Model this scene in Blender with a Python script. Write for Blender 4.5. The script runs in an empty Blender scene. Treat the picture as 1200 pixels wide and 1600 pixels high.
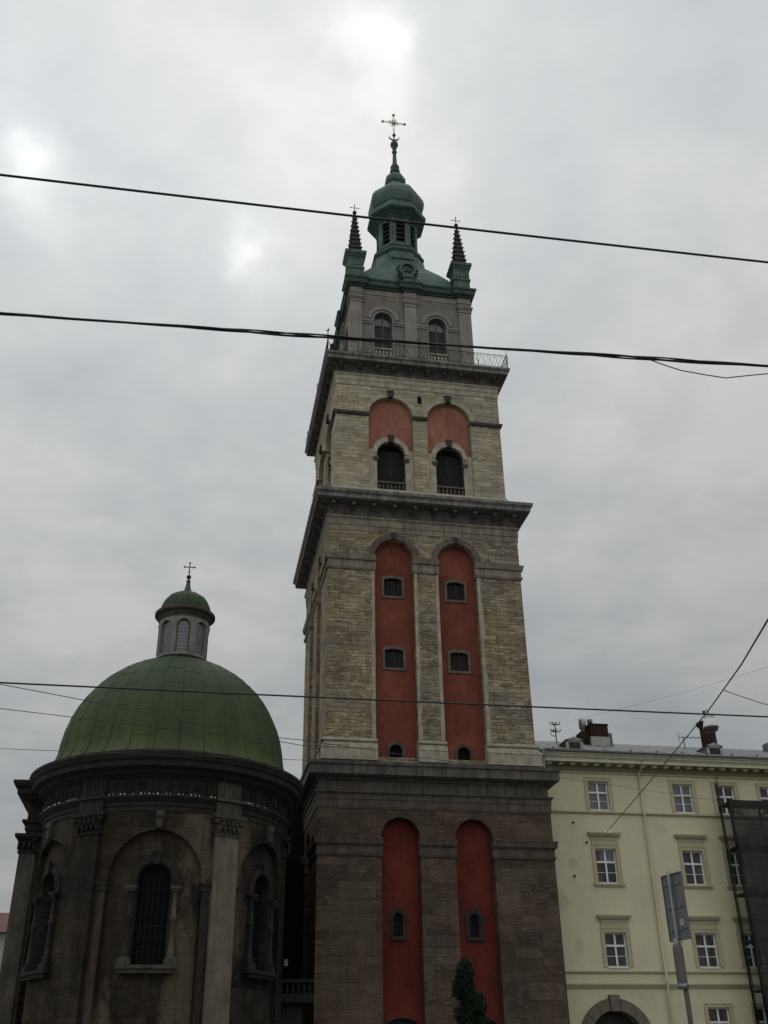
import bpy, bmesh, math, random
from mathutils import Vector, Matrix
from mathutils.geometry import tessellate_polygon
random.seed(7)
PI = math.pi; R = math.radians
scene = bpy.context.scene
COL = scene.collection

# ------------------------------------------------------------------ camera
CAM = Vector((-10.686, -50.339, 1.6))
F, PITCH, ROLL, YAW = 1581.0, 0.5155, -0.0150, 0.1867
fwd = Vector((math.sin(YAW)*math.cos(PITCH), math.cos(YAW)*math.cos(PITCH), math.sin(PITCH)))
rt = Vector((math.cos(YAW), -math.sin(YAW), 0)); up = rt.cross(fwd)
r2 = math.cos(ROLL)*rt + math.sin(ROLL)*up; u2 = -math.sin(ROLL)*rt + math.cos(ROLL)*up
cd = bpy.data.cameras.new('camera'); cam = bpy.data.objects.new('camera', cd); COL.objects.link(cam)
cd.sensor_fit = 'VERTICAL'; cd.sensor_height = 32; cd.sensor_width = 24; cd.lens = F/1600*32
cd.clip_start = 0.1; cd.clip_end = 3000
M = Matrix((r2, u2, -fwd)).transposed().to_4x4(); M.translation = CAM; cam.matrix_world = M
scene.camera = cam
scene.render.resolution_x = 768; scene.render.resolution_y = 1024

# ------------------------------------------------------------------ light and sky
SUN_EL, SUN_AZ = R(58), R(8)          # azimuth east of +Y: behind the tower, veiled by cloud
w = bpy.data.worlds.new('World'); scene.world = w; w.use_nodes = True
nt = w.node_tree; nt.nodes.clear()
def N(nt, t, **k):
    n = nt.nodes.new(t)
    for a, b in k.items(): setattr(n, a, b)
    return n
def L(nt, a, b): nt.links.new(a, b)
def math_(nt, op, a, b=None, c=None, clamp=False):
    n = N(nt, 'ShaderNodeMath', operation=op, use_clamp=clamp)
    for i, q in enumerate((a, b, c)):
        if q is None: continue
        if isinstance(q, (int, float)): n.inputs[i].default_value = q
        else: L(nt, q, n.inputs[i])
    return n.outputs[0]
def mixc(nt, fac, a, b, bt='MIX'):
    n = N(nt, 'ShaderNodeMix', data_type='RGBA', blend_type=bt)
    for i, q in ((0, fac), (6, a), (7, b)):
        if isinstance(q, (int, float)): n.inputs[i].default_value = q
        elif isinstance(q, tuple): n.inputs[i].default_value = (*q[:3], 1)
        else: L(nt, q, n.inputs[i])
    return n.outputs[2]
def ramp(nt, fac, stops, interp='LINEAR'):
    n = N(nt, 'ShaderNodeValToRGB'); n.color_ramp.interpolation = interp
    e = n.color_ramp.elements
    while len(e) < len(stops): e.new(0.5)
    for i, (p, c) in enumerate(stops):
        e[i].position = p; e[i].color = (c, c, c, 1) if isinstance(c, (int, float)) else (*c, 1)
    L(nt, fac, n.inputs[0]); return n.outputs[0]
def noise(nt, vec, scale, detail=4, rough=0.55, dist=0.0):
    n = N(nt, 'ShaderNodeTexNoise'); n.inputs['Scale'].default_value = scale
    n.inputs['Detail'].default_value = detail; n.inputs['Roughness'].default_value = rough
    n.inputs['Distortion'].default_value = dist
    L(nt, vec, n.inputs['Vector']); return n.outputs['Fac']
def mapping(nt, vec, scale=(1, 1, 1), loc=(0, 0, 0)):
    n = N(nt, 'ShaderNodeMapping'); n.inputs['Scale'].default_value = scale; n.inputs['Location'].default_value = loc
    L(nt, vec, n.inputs[0]); return n.outputs[0]

sky = N(nt, 'ShaderNodeTexSky', sky_type='NISHITA', sun_disc=False, sun_elevation=SUN_EL, sun_rotation=SUN_AZ)
tc = N(nt, 'ShaderNodeTexCoord'); D = tc.outputs['Generated']
nm = N(nt, 'ShaderNodeVectorMath', operation='NORMALIZE'); L(nt, D, nm.inputs[0]); D = nm.outputs[0]
sp = N(nt, 'ShaderNodeSeparateXYZ'); L(nt, D, sp.inputs[0])
dz = math_(nt, 'MAXIMUM', sp.outputs[2], 0.0)
den = math_(nt, 'ADD', dz, 0.22)
cx = math_(nt, 'DIVIDE', sp.outputs[0], den); cy = math_(nt, 'DIVIDE', sp.outputs[1], den)
cb = N(nt, 'ShaderNodeCombineXYZ'); L(nt, cx, cb.inputs[0]); L(nt, cy, cb.inputs[1]); cb.inputs[2].default_value = 3.1
CV = cb.outputs[0]
n1 = noise(nt, CV, 2.1, 7, 0.52, 0.25)
n2 = noise(nt, mapping(nt, CV, (1, 1, 1), (5, 2, 7)), 5.2, 6, 0.6, 0.3)
nn = math_(nt, 'ADD', math_(nt, 'MULTIPLY', n1, 0.66), math_(nt, 'MULTIPLY', n2, 0.34))
cl = ramp(nt, nn, [(0.38, (0.80, 0.865, 0.905)), (0.49, (0.96, 0.99, 0.99)), (0.60, (1.15, 1.155, 1.125))])
# overcast luminance: dimmer towards the horizon, thin bright cloud overhead
lum = ramp(nt, dz, [(0.0, 0.28), (0.18, 0.325), (0.40, 0.445), (0.58, 0.56), (0.74, 0.71), (1.0, 0.76)])
lum = N(nt, 'ShaderNodeRGBToBW').outputs[0] if False else lum
# the cloud deck is thinner (brighter) over the street side
back = math_(nt, 'MULTIPLY_ADD', sp.outputs[1], -0.5, 0.2, clamp=True)
gain = math_(nt, 'MULTIPLY_ADD', back, 0.9, 1.0)
# the cloud is a little thinner towards the west (left)
gain = math_(nt, 'MULTIPLY', gain, math_(nt, 'MULTIPLY_ADD', sp.outputs[0], -0.22, 1.03))
base = mixc(nt, 1.0, cl, lum, 'MULTIPLY')
# gaps in the cloud where the sun breaks through
wc = N(nt, 'ShaderNodeTexNoise'); wc.inputs['Scale'].default_value = 9; wc.inputs['Detail'].default_value = 6; L(nt, D, wc.inputs['Vector'])
ws = N(nt, 'ShaderNodeVectorMath', operation='SUBTRACT'); L(nt, wc.outputs['Color'], ws.inputs[0]); ws.inputs[1].default_value = (0.5, 0.5, 0.5)
wd = N(nt, 'ShaderNodeVectorMath', operation='MULTIPLY_ADD'); L(nt, ws.outputs[0], wd.inputs[0]); wd.inputs[1].default_value = (0.13, 0.13, 0.13); L(nt, D, wd.inputs[2])
wn2 = N(nt, 'ShaderNodeVectorMath', operation='NORMALIZE'); L(nt, wd.outputs[0], wn2.inputs[0]); DW = wn2.outputs[0]
glow = None
for v, p, a in (((0.109, 0.577, 0.809), 4500, 0.20), ((0.108, 0.575, 0.811), 1800, 0.10), ((0.104, 0.590, 0.800), 90, 0.06), ((0.116, 0.598, 0.793), 3500, 0.10), ((0.124, 0.618, 0.776), 3500, 0.09),
                ((0.100, 0.553, 0.827), 900, 0.08),
                ((-0.184, 0.667, 0.722), 7000, 0.26), ((-0.183, 0.664, 0.725), 2200, 0.15), ((-0.184, 0.667, 0.722), 260, 0.11), ((-0.187, 0.690, 0.699), 2500, 0.08),
                ((0.009, 0.713, 0.701), 9000, 0.17), ((0.013, 0.725, 0.689), 9000, 0.12), ((0.010, 0.718, 0.696), 1500, 0.10), ((0.010, 0.712, 0.702), 260, 0.08)):
    dn = N(nt, 'ShaderNodeVectorMath', operation='DOT_PRODUCT'); L(nt, DW, dn.inputs[0])
    dn.inputs[1].default_value = Vector(v).normalized()
    dd = math_(nt, 'ADD', dn.outputs['Value'], math_(nt, 'MULTIPLY', math_(nt, 'SUBTRACT', n2, 0.5), 1.2/p))
    g = math_(nt, 'MULTIPLY', math_(nt, 'POWER', math_(nt, 'MINIMUM', math_(nt, 'MAXIMUM', dd, 0.0), 1.0), float(p)), a)
    glow = g if glow is None else math_(nt, 'ADD', glow, g)
gc = mixc(nt, 1.0, (1.0, 0.98, 0.90), glow, 'MULTIPLY')
tot = mixc(nt, 1.0, base, gc, 'ADD')
tot = mixc(nt, 1.0, tot, gain, 'MULTIPLY')
tot = mixc(nt, 1.0, tot, (10.0, 10.0, 10.0), 'MULTIPLY')
fin = mixc(nt, 0.96, sky.outputs[0], tot)
bg = N(nt, 'ShaderNodeBackground'); bg.inputs[1].default_value = 0.1; L(nt, fin, bg.inputs[0])
ow = N(nt, 'ShaderNodeOutputWorld'); L(nt, bg.outputs[0], ow.inputs[0])
sd = bpy.data.lights.new('sun', 'SUN'); sd.energy = 0.5; sd.angle = R(20); sd.color = (1, 0.96, 0.9)
so = bpy.data.objects.new('sun', sd); COL.objects.link(so)
sv = Vector((math.sin(SUN_AZ)*math.cos(SUN_EL), math.cos(SUN_AZ)*math.cos(SUN_EL), math.sin(SUN_EL)))
so.rotation_euler = sv.to_track_quat('Z', 'Y').to_euler(); so.location = (0, 0, 90)
scene.view_settings.view_transform = 'Standard'; scene.view_settings.look = 'None'
scene.view_settings.exposure = 0.0; scene.view_settings.gamma = 1.0

# ------------------------------------------------------------------ materials
MATS = {}
def newmat(name):
    m = bpy.data.materials.new(name); m.use_nodes = True; MATS[name] = m
    nt = m.node_tree; nt.nodes.clear()
    b = N(nt, 'ShaderNodeBsdfPrincipled'); o = N(nt, 'ShaderNodeOutputMaterial'); L(nt, b.outputs[0], o.inputs[0])
    return m, nt, b
def objc(nt): return N(nt, 'ShaderNodeTexCoord').outputs['Object']
def bump(nt, b, h, s=0.5, d=0.02):
    n = N(nt, 'ShaderNodeBump'); n.inputs['Strength'].default_value = s; n.inputs['Distance'].default_value = d
    L(nt, h, n.inputs['Height']); L(nt, n.outputs[0], b.inputs['Normal'])
def simple(name, c, rough=0.7, metal=0.0, var=0.25, scale=3.0, streak=0.0, bmp=0.2, c2=None, spec=0.3):
    m, nt, b = newmat(name); v = objc(nt)
    n = noise(nt, v, scale, 6, 0.6)
    n3 = noise(nt, v, scale*7, 4, 0.6)
    c2 = c2 or tuple(min(1, q*(1+var)) for q in c)
    c1 = tuple(q*(1-var) for q in c)
    col = mixc(nt, ramp(nt, n, [(0.32, 0.0), (0.68, 1.0)]), c1, c2)
    col = mixc(nt, math_(nt, 'MULTIPLY', n3, 0.35), col, tuple(q*0.6 for q in c))
    if streak:
        s = noise(nt, mapping(nt, v, (3.5, 3.5, 0.28)), 1.6, 6, 0.65)
        col = mixc(nt, math_(nt, 'MULTIPLY', ramp(nt, s, [(0.45, 0.0), (0.66, 1.0)]), streak), col, tuple(q*0.35 for q in c))
    L(nt, col, b.inputs['Base Color']); b.inputs['Roughness'].default_value = rough; b.inputs['Metallic'].default_value = metal
    b.inputs['Specular IOR Level'].default_value = spec
    if bmp: bump(nt, b, n3, bmp, 0.02)
    return m
def masonry(name, c1, c2, mortar, bw, bh, msize=0.012, pale=0.3, pale_c=(0.5, 0.47, 0.38), soot=0.4, rough_edge=0.06, radius=0.0, bstr=0.8, big=0.5, washed=None):
    """squared stone laid in courses, wrapped round the axis-aligned faces (or round a drum of the given radius)"""
    m, nt, b = newmat(name); v = objc(nt)
    s = N(nt, 'ShaderNodeSeparateXYZ'); L(nt, v, s.inputs[0])
    if radius:
        u = math_(nt, 'MULTIPLY', math_(nt, 'ARCTAN2', s.outputs[0], s.outputs[1]), radius)
    else:
        u = math_(nt, 'ADD', s.outputs[0], s.outputs[1])
    c = N(nt, 'ShaderNodeCombineXYZ'); L(nt, u, c.inputs[0]); L(nt, s.outputs[2], c.inputs[1])
    uv = c.outputs[0]
    wob = N(nt, 'ShaderNodeTexNoise'); wob.inputs['Scale'].default_value = 1.7; wob.inputs['Detail'].default_value = 5; L(nt, uv, wob.inputs['Vector'])
    vm = N(nt, 'ShaderNodeVectorMath', operation='MULTIPLY_ADD'); L(nt, wob.outputs['Color'], vm.inputs[0])
    vm.inputs[1].default_value = (rough_edge*2, rough_edge, 0); L(nt, uv, vm.inputs[2])
    def bricktex(vec, w_, h_, ms, off=0.5, sq=0.7):
        br = N(nt, 'ShaderNodeTexBrick'); L(nt, vec, br.inputs['Vector']); br.offset = off; br.squash = sq; br.squash_frequency = 3; br.offset_frequency = 2
        br.inputs['Scale'].default_value = 1; br.inputs['Brick Width'].default_value = w_; br.inputs['Row Height'].default_value = h_
        br.inputs['Mortar Size'].default_value = ms; br.inputs['Mortar Smooth'].default_value = 0.6; br.inputs['Bias'].default_value = 0
        br.inputs['Color1'].default_value = (0, 0, 0, 1); br.inputs['Color2'].default_value = (1, 1, 1, 1); br.inputs['Mortar'].default_value = (0.5, 0.5, 0.5, 1)
        return br
    br = bricktex(vm.outputs[0], bw, bh, msize)
    brb = bricktex(mapping(nt, vm.outputs[0], (1, 1, 1), (0.37, 0.11, 0)), bw*1.5, bh*1.37, msize*0.8, 0.37, 1.3)
    sel = ramp(nt, noise(nt, mapping(nt, uv, (0.7, 1.2, 1), (4, 9, 0)), 0.9, 3, 0.5), [(0.485, 0.0), (0.515, 1.0)])
    bcol = mixc(nt, sel, br.outputs['Color'], brb.outputs['Color'])
    bfac = mixc(nt, sel, br.outputs['Fac'], brb.outputs['Fac'])
    gap = ramp(nt, noise(nt, mapping(nt, uv, (1.0, 2.0, 1), (7, 1, 0)), 2.6, 5, 0.65), [(0.38, 0.15), (0.56, 1.0)])
    bfac = math_(nt, 'MULTIPLY', bfac, gap)
    col = mixc(nt, bcol, c1, c2)
    wp = ramp(nt, noise(nt, uv, 0.33, 5, 0.6), [(0.40, 0.0), (0.60, 1.0)])
    col = mixc(nt, 1.0, col, mixc(nt, wp, (0.86, 0.88, 0.93), (1.16, 1.08, 0.90)), 'MULTIPLY')
    # stones of another batch: coarser blocks
    br2 = bricktex(mapping(nt, uv, (1, 1, 1), (3.3, 0, 0)), bw*1.9, bh*2, 0.0)
    col = mixc(nt, math_(nt, 'MULTIPLY', ramp(nt, br2.outputs['Color'], [(0.62, 0.0), (0.8, 1.0)]), big), col, tuple(q*1.45 for q in c2))
    nb = noise(nt, uv, 0.55, 6, 0.62)
    col = mixc(nt, math_(nt, 'MULTIPLY', ramp(nt, nb, [(0.42, 0.0), (0.66, 1.0)]), soot), col, tuple(q*0.45 for q in c1))
    # mortar: partly washed out, partly pale
    pn = noise(nt, mapping(nt, uv, (0.8, 3.2, 1)), 1.6, 6, 0.7)
    pm = ramp(nt, pn, [(0.50, 0.0), (0.60, 1.0)])
    mort = mixc(nt, math_(nt, 'MULTIPLY', pm, 1.0), tuple(q*0.5 for q in c1), mortar)
    col = mixc(nt, math_(nt, 'MULTIPLY', bfac, 0.85), col, mort)
    # pale lime bloom, following the courses
    pl = noise(nt, mapping(nt, uv, (1.3, 7.0, 1)), 2.0, 8, 0.72)
    pb = noise(nt, uv, 0.8, 3, 0.5)
    pf = math_(nt, 'MULTIPLY', ramp(nt, pl, [(0.56, 0.0), (0.62, 1.0)]), ramp(nt, pb, [(0.40, 0.15), (0.58, 1.0)]))
    col = mixc(nt, math_(nt, 'MULTIPLY', pf, pale), col, pale_c)
    if washed:        # rain-washed tan patches with ragged edges: (angle, halfwidth, z0, z1)
        phi = math_(nt, 'ARCTAN2', s.outputs[0], math_(nt, 'MULTIPLY', s.outputs[1], -1.0))
        wn_ = noise(nt, mapping(nt, uv, (1.6, 0.7, 1)), 1.3, 7, 0.68)
        for an_, hw_, za, zb in washed:
            d1 = math_(nt, 'SUBTRACT', 1.0, math_(nt, 'DIVIDE', math_(nt, 'ABSOLUTE', math_(nt, 'SUBTRACT', phi, R(an_))), R(hw_)))
            d2 = math_(nt, 'SUBTRACT', 1.0, math_(nt, 'DIVIDE', math_(nt, 'ABSOLUTE', math_(nt, 'SUBTRACT', s.outputs[2], (za+zb)/2)), (zb-za)/2))
            f_ = math_(nt, 'MINIMUM', d1, d2)
            f_ = math_(nt, 'ADD', math_(nt, 'MULTIPLY', f_, 0.9), math_(nt, 'MULTIPLY', math_(nt, 'SUBTRACT', wn_, 0.5), 2.2))
            col = mixc(nt, ramp(nt, f_, [(0.05, 0.0), (0.50, 0.85)]), col, pale_c)
    # weather streaks
    st = noise(nt, mapping(nt, uv, (3.0, 0.22, 1)), 1.5, 6, 0.68)
    col = mixc(nt, math_(nt, 'MULTIPLY', ramp(nt, st, [(0.5, 0.0), (0.7, 1.0)]), soot*0.8), col, tuple(q*0.4 for q in c1))
    dk = noise(nt, mapping(nt, uv, (0.9, 6.0, 1), (6, 3, 0)), 2.3, 7, 0.7)
    col = mixc(nt, math_(nt, 'MULTIPLY', ramp(nt, dk, [(0.56, 0.0), (0.63, 1.0)]), 0.55), col, tuple(q*0.45 for q in c1))
    fine = noise(nt, v, 14, 5, 0.7)
    col = mixc(nt, math_(nt, 'MULTIPLY', fine, 0.5), col, tuple(q*0.55 for q in c1))
    L(nt, col, b.inputs['Base Color']); b.inputs['Roughness'].default_value = 0.92; b.inputs['Specular IOR Level'].default_value = 0.15
    h = math_(nt, 'SUBTRACT', math_(nt, 'ADD', math_(nt, 'MULTIPLY', fine, 0.5), math_(nt, 'MULTIPLY', pl, 0.9)), math_(nt, 'MULTIPLY', bfac, 0.8))
    bump(nt, b, h, bstr, 0.06)
    return m

STONE1 = masonry('dark_brown_ashlar', (0.073, 0.054, 0.043), (0.138, 0.105, 0.080), (0.17, 0.15, 0.12), 0.85, 0.33, 0.008, 0.85, (0.26, 0.22, 0.165), 0.42, big=0.45, rough_edge=0.02)
STONE1T = simple('dark_brown_trim', (0.090, 0.075, 0.062), 0.9, 0, 0.3, 2.0, 0.6, 0.4)
STONE1W = simple('sooty_window_stone', (0.032, 0.027, 0.025), 0.9, 0, 0.3, 2.5, 0.5, 0.4)
STONE1P = simple('stained_cornice_stone', (0.105, 0.096, 0.085), 0.9, 0, 0.35, 1.6, 0.85, 0.5)
STONE2 = masonry('weathered_rubble_courses', (0.205, 0.165, 0.118), (0.50, 0.43, 0.315), (0.64, 0.59, 0.47), 0.55, 0.165, 0.022, 0.95, (0.68, 0.64, 0.52), 0.55, big=0.15, rough_edge=0.09, bstr=1.0)
STONE2T = simple('grey_beige_trim', (0.37, 0.33, 0.26), 0.9, 0, 0.3, 2.5, 0.45, 0.5)
STONE3 = masonry('pale_yellow_courses', (0.33, 0.292, 0.22), (0.55, 0.505, 0.395), (0.17, 0.14, 0.10), 0.66, 0.20, 0.016, 0.6, (0.60, 0.57, 0.46), 0.28, big=0.25, rough_edge=0.06, bstr=0.9)
STONE3T = simple('pale_trim', (0.39, 0.35, 0.27), 0.9, 0, 0.3, 2.5, 0.4, 0.5)
STONE2D = simple('dull_brown_surround', (0.135, 0.112, 0.09), 0.9, 0, 0.3, 2.5, 0.5, 0.5)
STONE2I = simple('weathered_band_stone', (0.25, 0.215, 0.165), 0.9, 0, 0.35, 1.6, 0.7, 0.6)
CORN = simple('sooty_shadowed_cornice_stone', (0.115, 0.108, 0.098), 0.9, 0, 0.4, 1.8, 0.75, 0.5)  # sooty stone; on the consoles its dark tone also paints their shadow
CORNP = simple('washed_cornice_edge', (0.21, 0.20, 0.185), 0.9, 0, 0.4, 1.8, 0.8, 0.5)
STONE4 = simple('grey_brown_render', (0.20, 0.18, 0.155), 0.9, 0, 0.16, 1.4, 0.25, 0.35)
STONE4P = simple('lighter_pilaster_stone', (0.265, 0.245, 0.21), 0.9, 0, 0.18, 1.4, 0.3, 0.35)
SOOT = simple('soot_black_keystone', (0.045, 0.042, 0.04), 0.9, 0, 0.3, 3, 0.3, 0.4)
def redmat(name, c, c2):
    m, nt, b = newmat(name); v = objc(nt)
    n = noise(nt, v, 0.9, 6, 0.62, 0.3); n2 = noise(nt, v, 5, 6, 0.65)
    col = mixc(nt, ramp(nt, n, [(0.35, 0.0), (0.65, 1.0)]), c, c2)
    col = mixc(nt, math_(nt, 'MULTIPLY', ramp(nt, n2, [(0.48, 0.0), (0.75, 1.0)]), 0.45), col, tuple(q*0.6 for q in c))
    s = noise(nt, mapping(nt, v, (3.5, 3.5, 0.3)), 1.6, 6, 0.65)
    col = mixc(nt, math_(nt, 'MULTIPLY', ramp(nt, s, [(0.5, 0.0), (0.72, 1.0)]), 0.3), col, tuple(q*0.5 for q in c))
    pt = noise(nt, mapping(nt, v, (1, 1, 0.7), (3, 1, 5)), 0.55, 4, 0.6)
    col = mixc(nt, math_(nt, 'MULTIPLY', ramp(nt, pt, [(0.50, 0.0), (0.64, 1.0)]), 0.55), col, (c2[0]*1.25, c2[1]*1.45, c2[2]*1.2))
    rp = noise(nt, mapping(nt, v, (1.4, 1.4, 1.0), (9, 4, 2)), 1.1, 7, 0.7)
    col = mixc(nt, math_(nt, 'MULTIPLY', ramp(nt, rp, [(0.62, 0.0), (0.66, 1.0)]), 0.30), col, (c2[0]*1.2, c2[1]*2.2, c2[2]*2.2))
    s2 = noise(nt, mapping(nt, v, (7.0, 7.0, 0.16), (2, 7, 1)), 1.2, 7, 0.7)
    col = mixc(nt, math_(nt, 'MULTIPLY', ramp(nt, s2, [(0.53, 0.0), (0.70, 1.0)]), 0.40), col, tuple(q*0.35 for q in c))
    L(nt, col, b.inputs['Base Color']); b.inputs['Roughness'].default_value = 0.92; b.inputs['Specular IOR Level'].default_value = 0.15
    bump(nt, b, math_(nt, 'ADD', n2, math_(nt, 'MULTIPLY', rp, 1.5)), 0.5, 0.04); return m
RED1 = redmat('deep_red_plaster', (0.092, 0.019, 0.015), (0.128, 0.026, 0.019))
RED2 = redmat('worn_red_plaster', (0.140, 0.042, 0.032), (0.192, 0.056, 0.040))
RED3 = redmat('faded_red_plaster', (0.25, 0.105, 0.075), (0.32, 0.135, 0.098))
COPPER = simple('green_copper', (0.050, 0.104, 0.076), 0.6, 0.0, 0.35, 1.3, 0.6, 0.35, c2=(0.092, 0.168, 0.125), spec=0.4)
COPPERD = simple('dull_copper', (0.045, 0.085, 0.065), 0.6, 0.0, 0.35, 2.0, 0.5, 0.25)
SHUT = simple('dark_louvre_wood', (0.030, 0.028, 0.025), 0.8, 0, 0.3, 5, 0.2, 0.3)
SHUTG = simple('grey_green_shutter', (0.095, 0.105, 0.098), 0.7, 0, 0.2, 5, 0.2, 0.3)
IRON = simple('dark_iron', (0.025, 0.024, 0.023), 0.6, 0.5, 0.2, 6, 0, 0.2)
PALEM = simple('pale_gilt', (0.55, 0.51, 0.40), 0.35, 0.7, 0.15, 6, 0, 0.1)
SPIREL = simple('dark_scale_slate', (0.030, 0.027, 0.029), 0.75, 0.1, 0.3, 4, 0.3, 0.4)
DOMEG = None
def domemat():
    m, nt, b = newmat('painted_green_tin'); v = objc(nt)
    s = N(nt, 'ShaderNodeSeparateXYZ'); L(nt, v, s.inputs[0])
    th = math_(nt, 'ARCTAN2', s.outputs[0], s.outputs[1])
    seg = math_(nt, 'FLOOR', math_(nt, 'MULTIPLY', th, 32/(2*PI)))
    wn = N(nt, 'ShaderNodeTexWhiteNoise', noise_dimensions='1D'); L(nt, seg, wn.inputs['W'])
    n = noise(nt, v, 0.5, 5, 0.6); n2 = noise(nt, v, 6, 5, 0.6)
    col = mixc(nt, ramp(nt, n, [(0.35, 0.0), (0.65, 1.0)]), (0.034, 0.054, 0.027), (0.050, 0.074, 0.030))
    # paint more bleached and olive low down on the dome
    lo = ramp(nt, math_(nt, 'MULTIPLY_ADD', s.outputs[2], -0.28, 4.45), [(0.0, 0.0), (1.0, 0.75)])
    col = mixc(nt, lo, col, (0.070, 0.092, 0.027))
    col = mixc(nt, math_(nt, 'MULTIPLY', wn.outputs['Value'], 0.45), col, (0.026, 0.042, 0.025))
    st = noise(nt, mapping(nt, v, (2.6, 2.6, 0.5)), 1.5, 6, 0.65)
    col = mixc(nt, math_(nt, 'MULTIPLY', ramp(nt, st, [(0.48, 0.0), (0.7, 1.0)]), 0.4), col, (0.02, 0.030, 0.018))
    L(nt, col, b.inputs['Base Color']); b.inputs['Roughness'].default_value = 0.72; b.inputs['Specular IOR Level'].default_value = 0.2
    bump(nt, b, math_(nt, 'ADD', n2, math_(nt, 'MULTIPLY', n, 2.0)), 0.25, 0.04); return m
DOMEG = domemat()
CHW = masonry('sooty_church_ashlar', (0.022, 0.019, 0.017), (0.062, 0.049, 0.037), (0.05, 0.045, 0.035), 1.15, 0.46, 0.006, 0.3, (0.150, 0.118, 0.078), 0.85, radius=4.6, big=0.5, rough_edge=0.015, washed=((14, 11, -2.0, 8.4), (17, 8, 7.5, 11.2), (38, 5, 5.0, 11.5), (-20, 6, 0.0, 5.0)))
CHF = masonry('shade_darkened_nave_ashlar', (0.010, 0.009, 0.008), (0.020, 0.017, 0.015), (0.022, 0.02, 0.018), 1.1, 0.46, 0.006, 0.15, (0.04, 0.035, 0.03), 0.6, big=0.2)  # black stone, darkened further for the deep shade between church and tower
CHT = simple('sooty_trim', (0.023, 0.021, 0.019), 0.85, 0, 0.4, 2.0, 0.6, 0.5)
CHL = simple('washed_pilaster_stone', (0.145, 0.12, 0.09), 0.88, 0, 0.3, 1.5, 0.4, 0.4)
CHM = simple('half_washed_stone', (0.078, 0.067, 0.053), 0.88, 0, 0.5, 1.2, 0.7, 0.4)
CHRED = simple('rusty_jamb_stone', (0.050, 0.036, 0.030), 0.88, 0, 0.4, 1.2, 0.6, 0.4)
GALS = simple('shade_dark_gallery_stone', (0.018, 0.016, 0.015), 0.9, 0, 0.3, 2, 0.4, 0.4)  # shade of the recess put into the gallery's colour
LANT = simple('grey_lantern_wall', (0.235, 0.225, 0.20), 0.85, 0, 0.2, 2, 0.5, 0.3)
PLAS = simple('yellow_plaster', (0.60, 0.56, 0.385), 0.9, 0, 0.09, 0.35, 0.06, 0.25)
PLAT = simple('ochre_trim', (0.46, 0.41, 0.27), 0.9, 0, 0.07, 1.5, 0.1, 0.2)
PLAW = simple('cream_cornice', (0.56, 0.54, 0.42), 0.9, 0, 0.09, 1.5, 0.25, 0.2)
PLAB = simple('brown_frieze', (0.30, 0.262, 0.175), 0.9, 0, 0.1, 1.5, 0.2, 0.2)
WHITEP = simple('white_window_paint', (0.72, 0.72, 0.70), 0.5, 0, 0.04, 4, 0, 0.05)
CURT = simple('grey_lace_curtain', (0.10, 0.10, 0.10), 0.9, 0, 0.3, 4, 0, 0)
ROOFM = simple('grey_tin_roof', (0.20, 0.21, 0.215), 0.55, 0.2, 0.15, 0.8, 0.4, 0.2)
PORT = simple('brown_portal_stone', (0.17, 0.135, 0.11), 0.88, 0, 0.25, 2, 0.3, 0.4)
BRICK = masonry('red_chimney_brick', (0.042, 0.026, 0.024), (0.070, 0.038, 0.034), (0.16, 0.13, 0.11), 0.24, 0.075, 0.01, 0.2, soot=0.4, big=0, rough_edge=0.005)
GALV = simple('galvanised_metal', (0.36, 0.37, 0.37), 0.45, 0.6, 0.15, 5, 0.2, 0.1)
GREYM = simple('grey_sign_back', (0.145, 0.15, 0.16), 0.6, 0.2, 0.10, 2.5, 0.35, 0.1)
POLE = simple('painted_pole', (0.13, 0.115, 0.115), 0.55, 0.2, 0.15, 6, 0.3, 0.1)
RUBBER = simple('black_cable', (0.022, 0.022, 0.024), 0.7, 0, 0.2, 10, 0, 0.1)
STEELW = simple('grey_wire', (0.045, 0.045, 0.047), 0.6, 0.2, 0.2, 10, 0, 0.1)
PORC = simple('white_porcelain', (0.75, 0.74, 0.72), 0.25, 0, 0.05, 6, 0, 0)
LEAF = simple('dark_conifer_leaf', (0.016, 0.026, 0.017), 0.85, 0, 0.5, 3, 0, 0, c2=(0.036, 0.052, 0.030), spec=0.1)
BARK = simple('brown_bark', (0.07, 0.05, 0.035), 0.9, 0, 0.3, 5, 0.2, 0.5)
TILE = simple('red_roof_tiles', (0.13, 0.06, 0.05), 0.85, 0, 0.25, 1, 0.3, 0.4)
PALEW = simple('pale_grey_render', (0.40, 0.39, 0.37), 0.9, 0, 0.1, 0.6, 0.3, 0.2)
def glass(name, c, rough=0.06):
    m, nt, b = newmat(name); v = objc(nt)
    n = noise(nt, v, 1.3, 3, 0.5)
    L(nt, mixc(nt, n, tuple(q*0.6 for q in c), tuple(q*1.4 for q in c)), b.inputs['Base Color'])
    b.inputs['Roughness'].default_value = rough; b.inputs['Specular IOR Level'].default_value = 0.04 if 'black' in name else 0.5
    bump(nt, b, n, 0.12, 0.02); return m
GLASS = glass('dark_window_glass', (0.018, 0.019, 0.022)); GLASSL = glass('sky_reflection_window_glass', (0.11, 0.12, 0.13), 0.12)  # the paler glass has reflected sky painted into its base colour
BLACKM = simple('blackened_bars', (0.012, 0.012, 0.012), 0.9, 0, 0.2, 6, 0, 0)
GLASSB = glass('black_church_glass', (0.006, 0.006, 0.007), 0.4); GLASSN = glass('leaded_lantern_glass', (0.06, 0.06, 0.07), 0.2)
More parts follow.
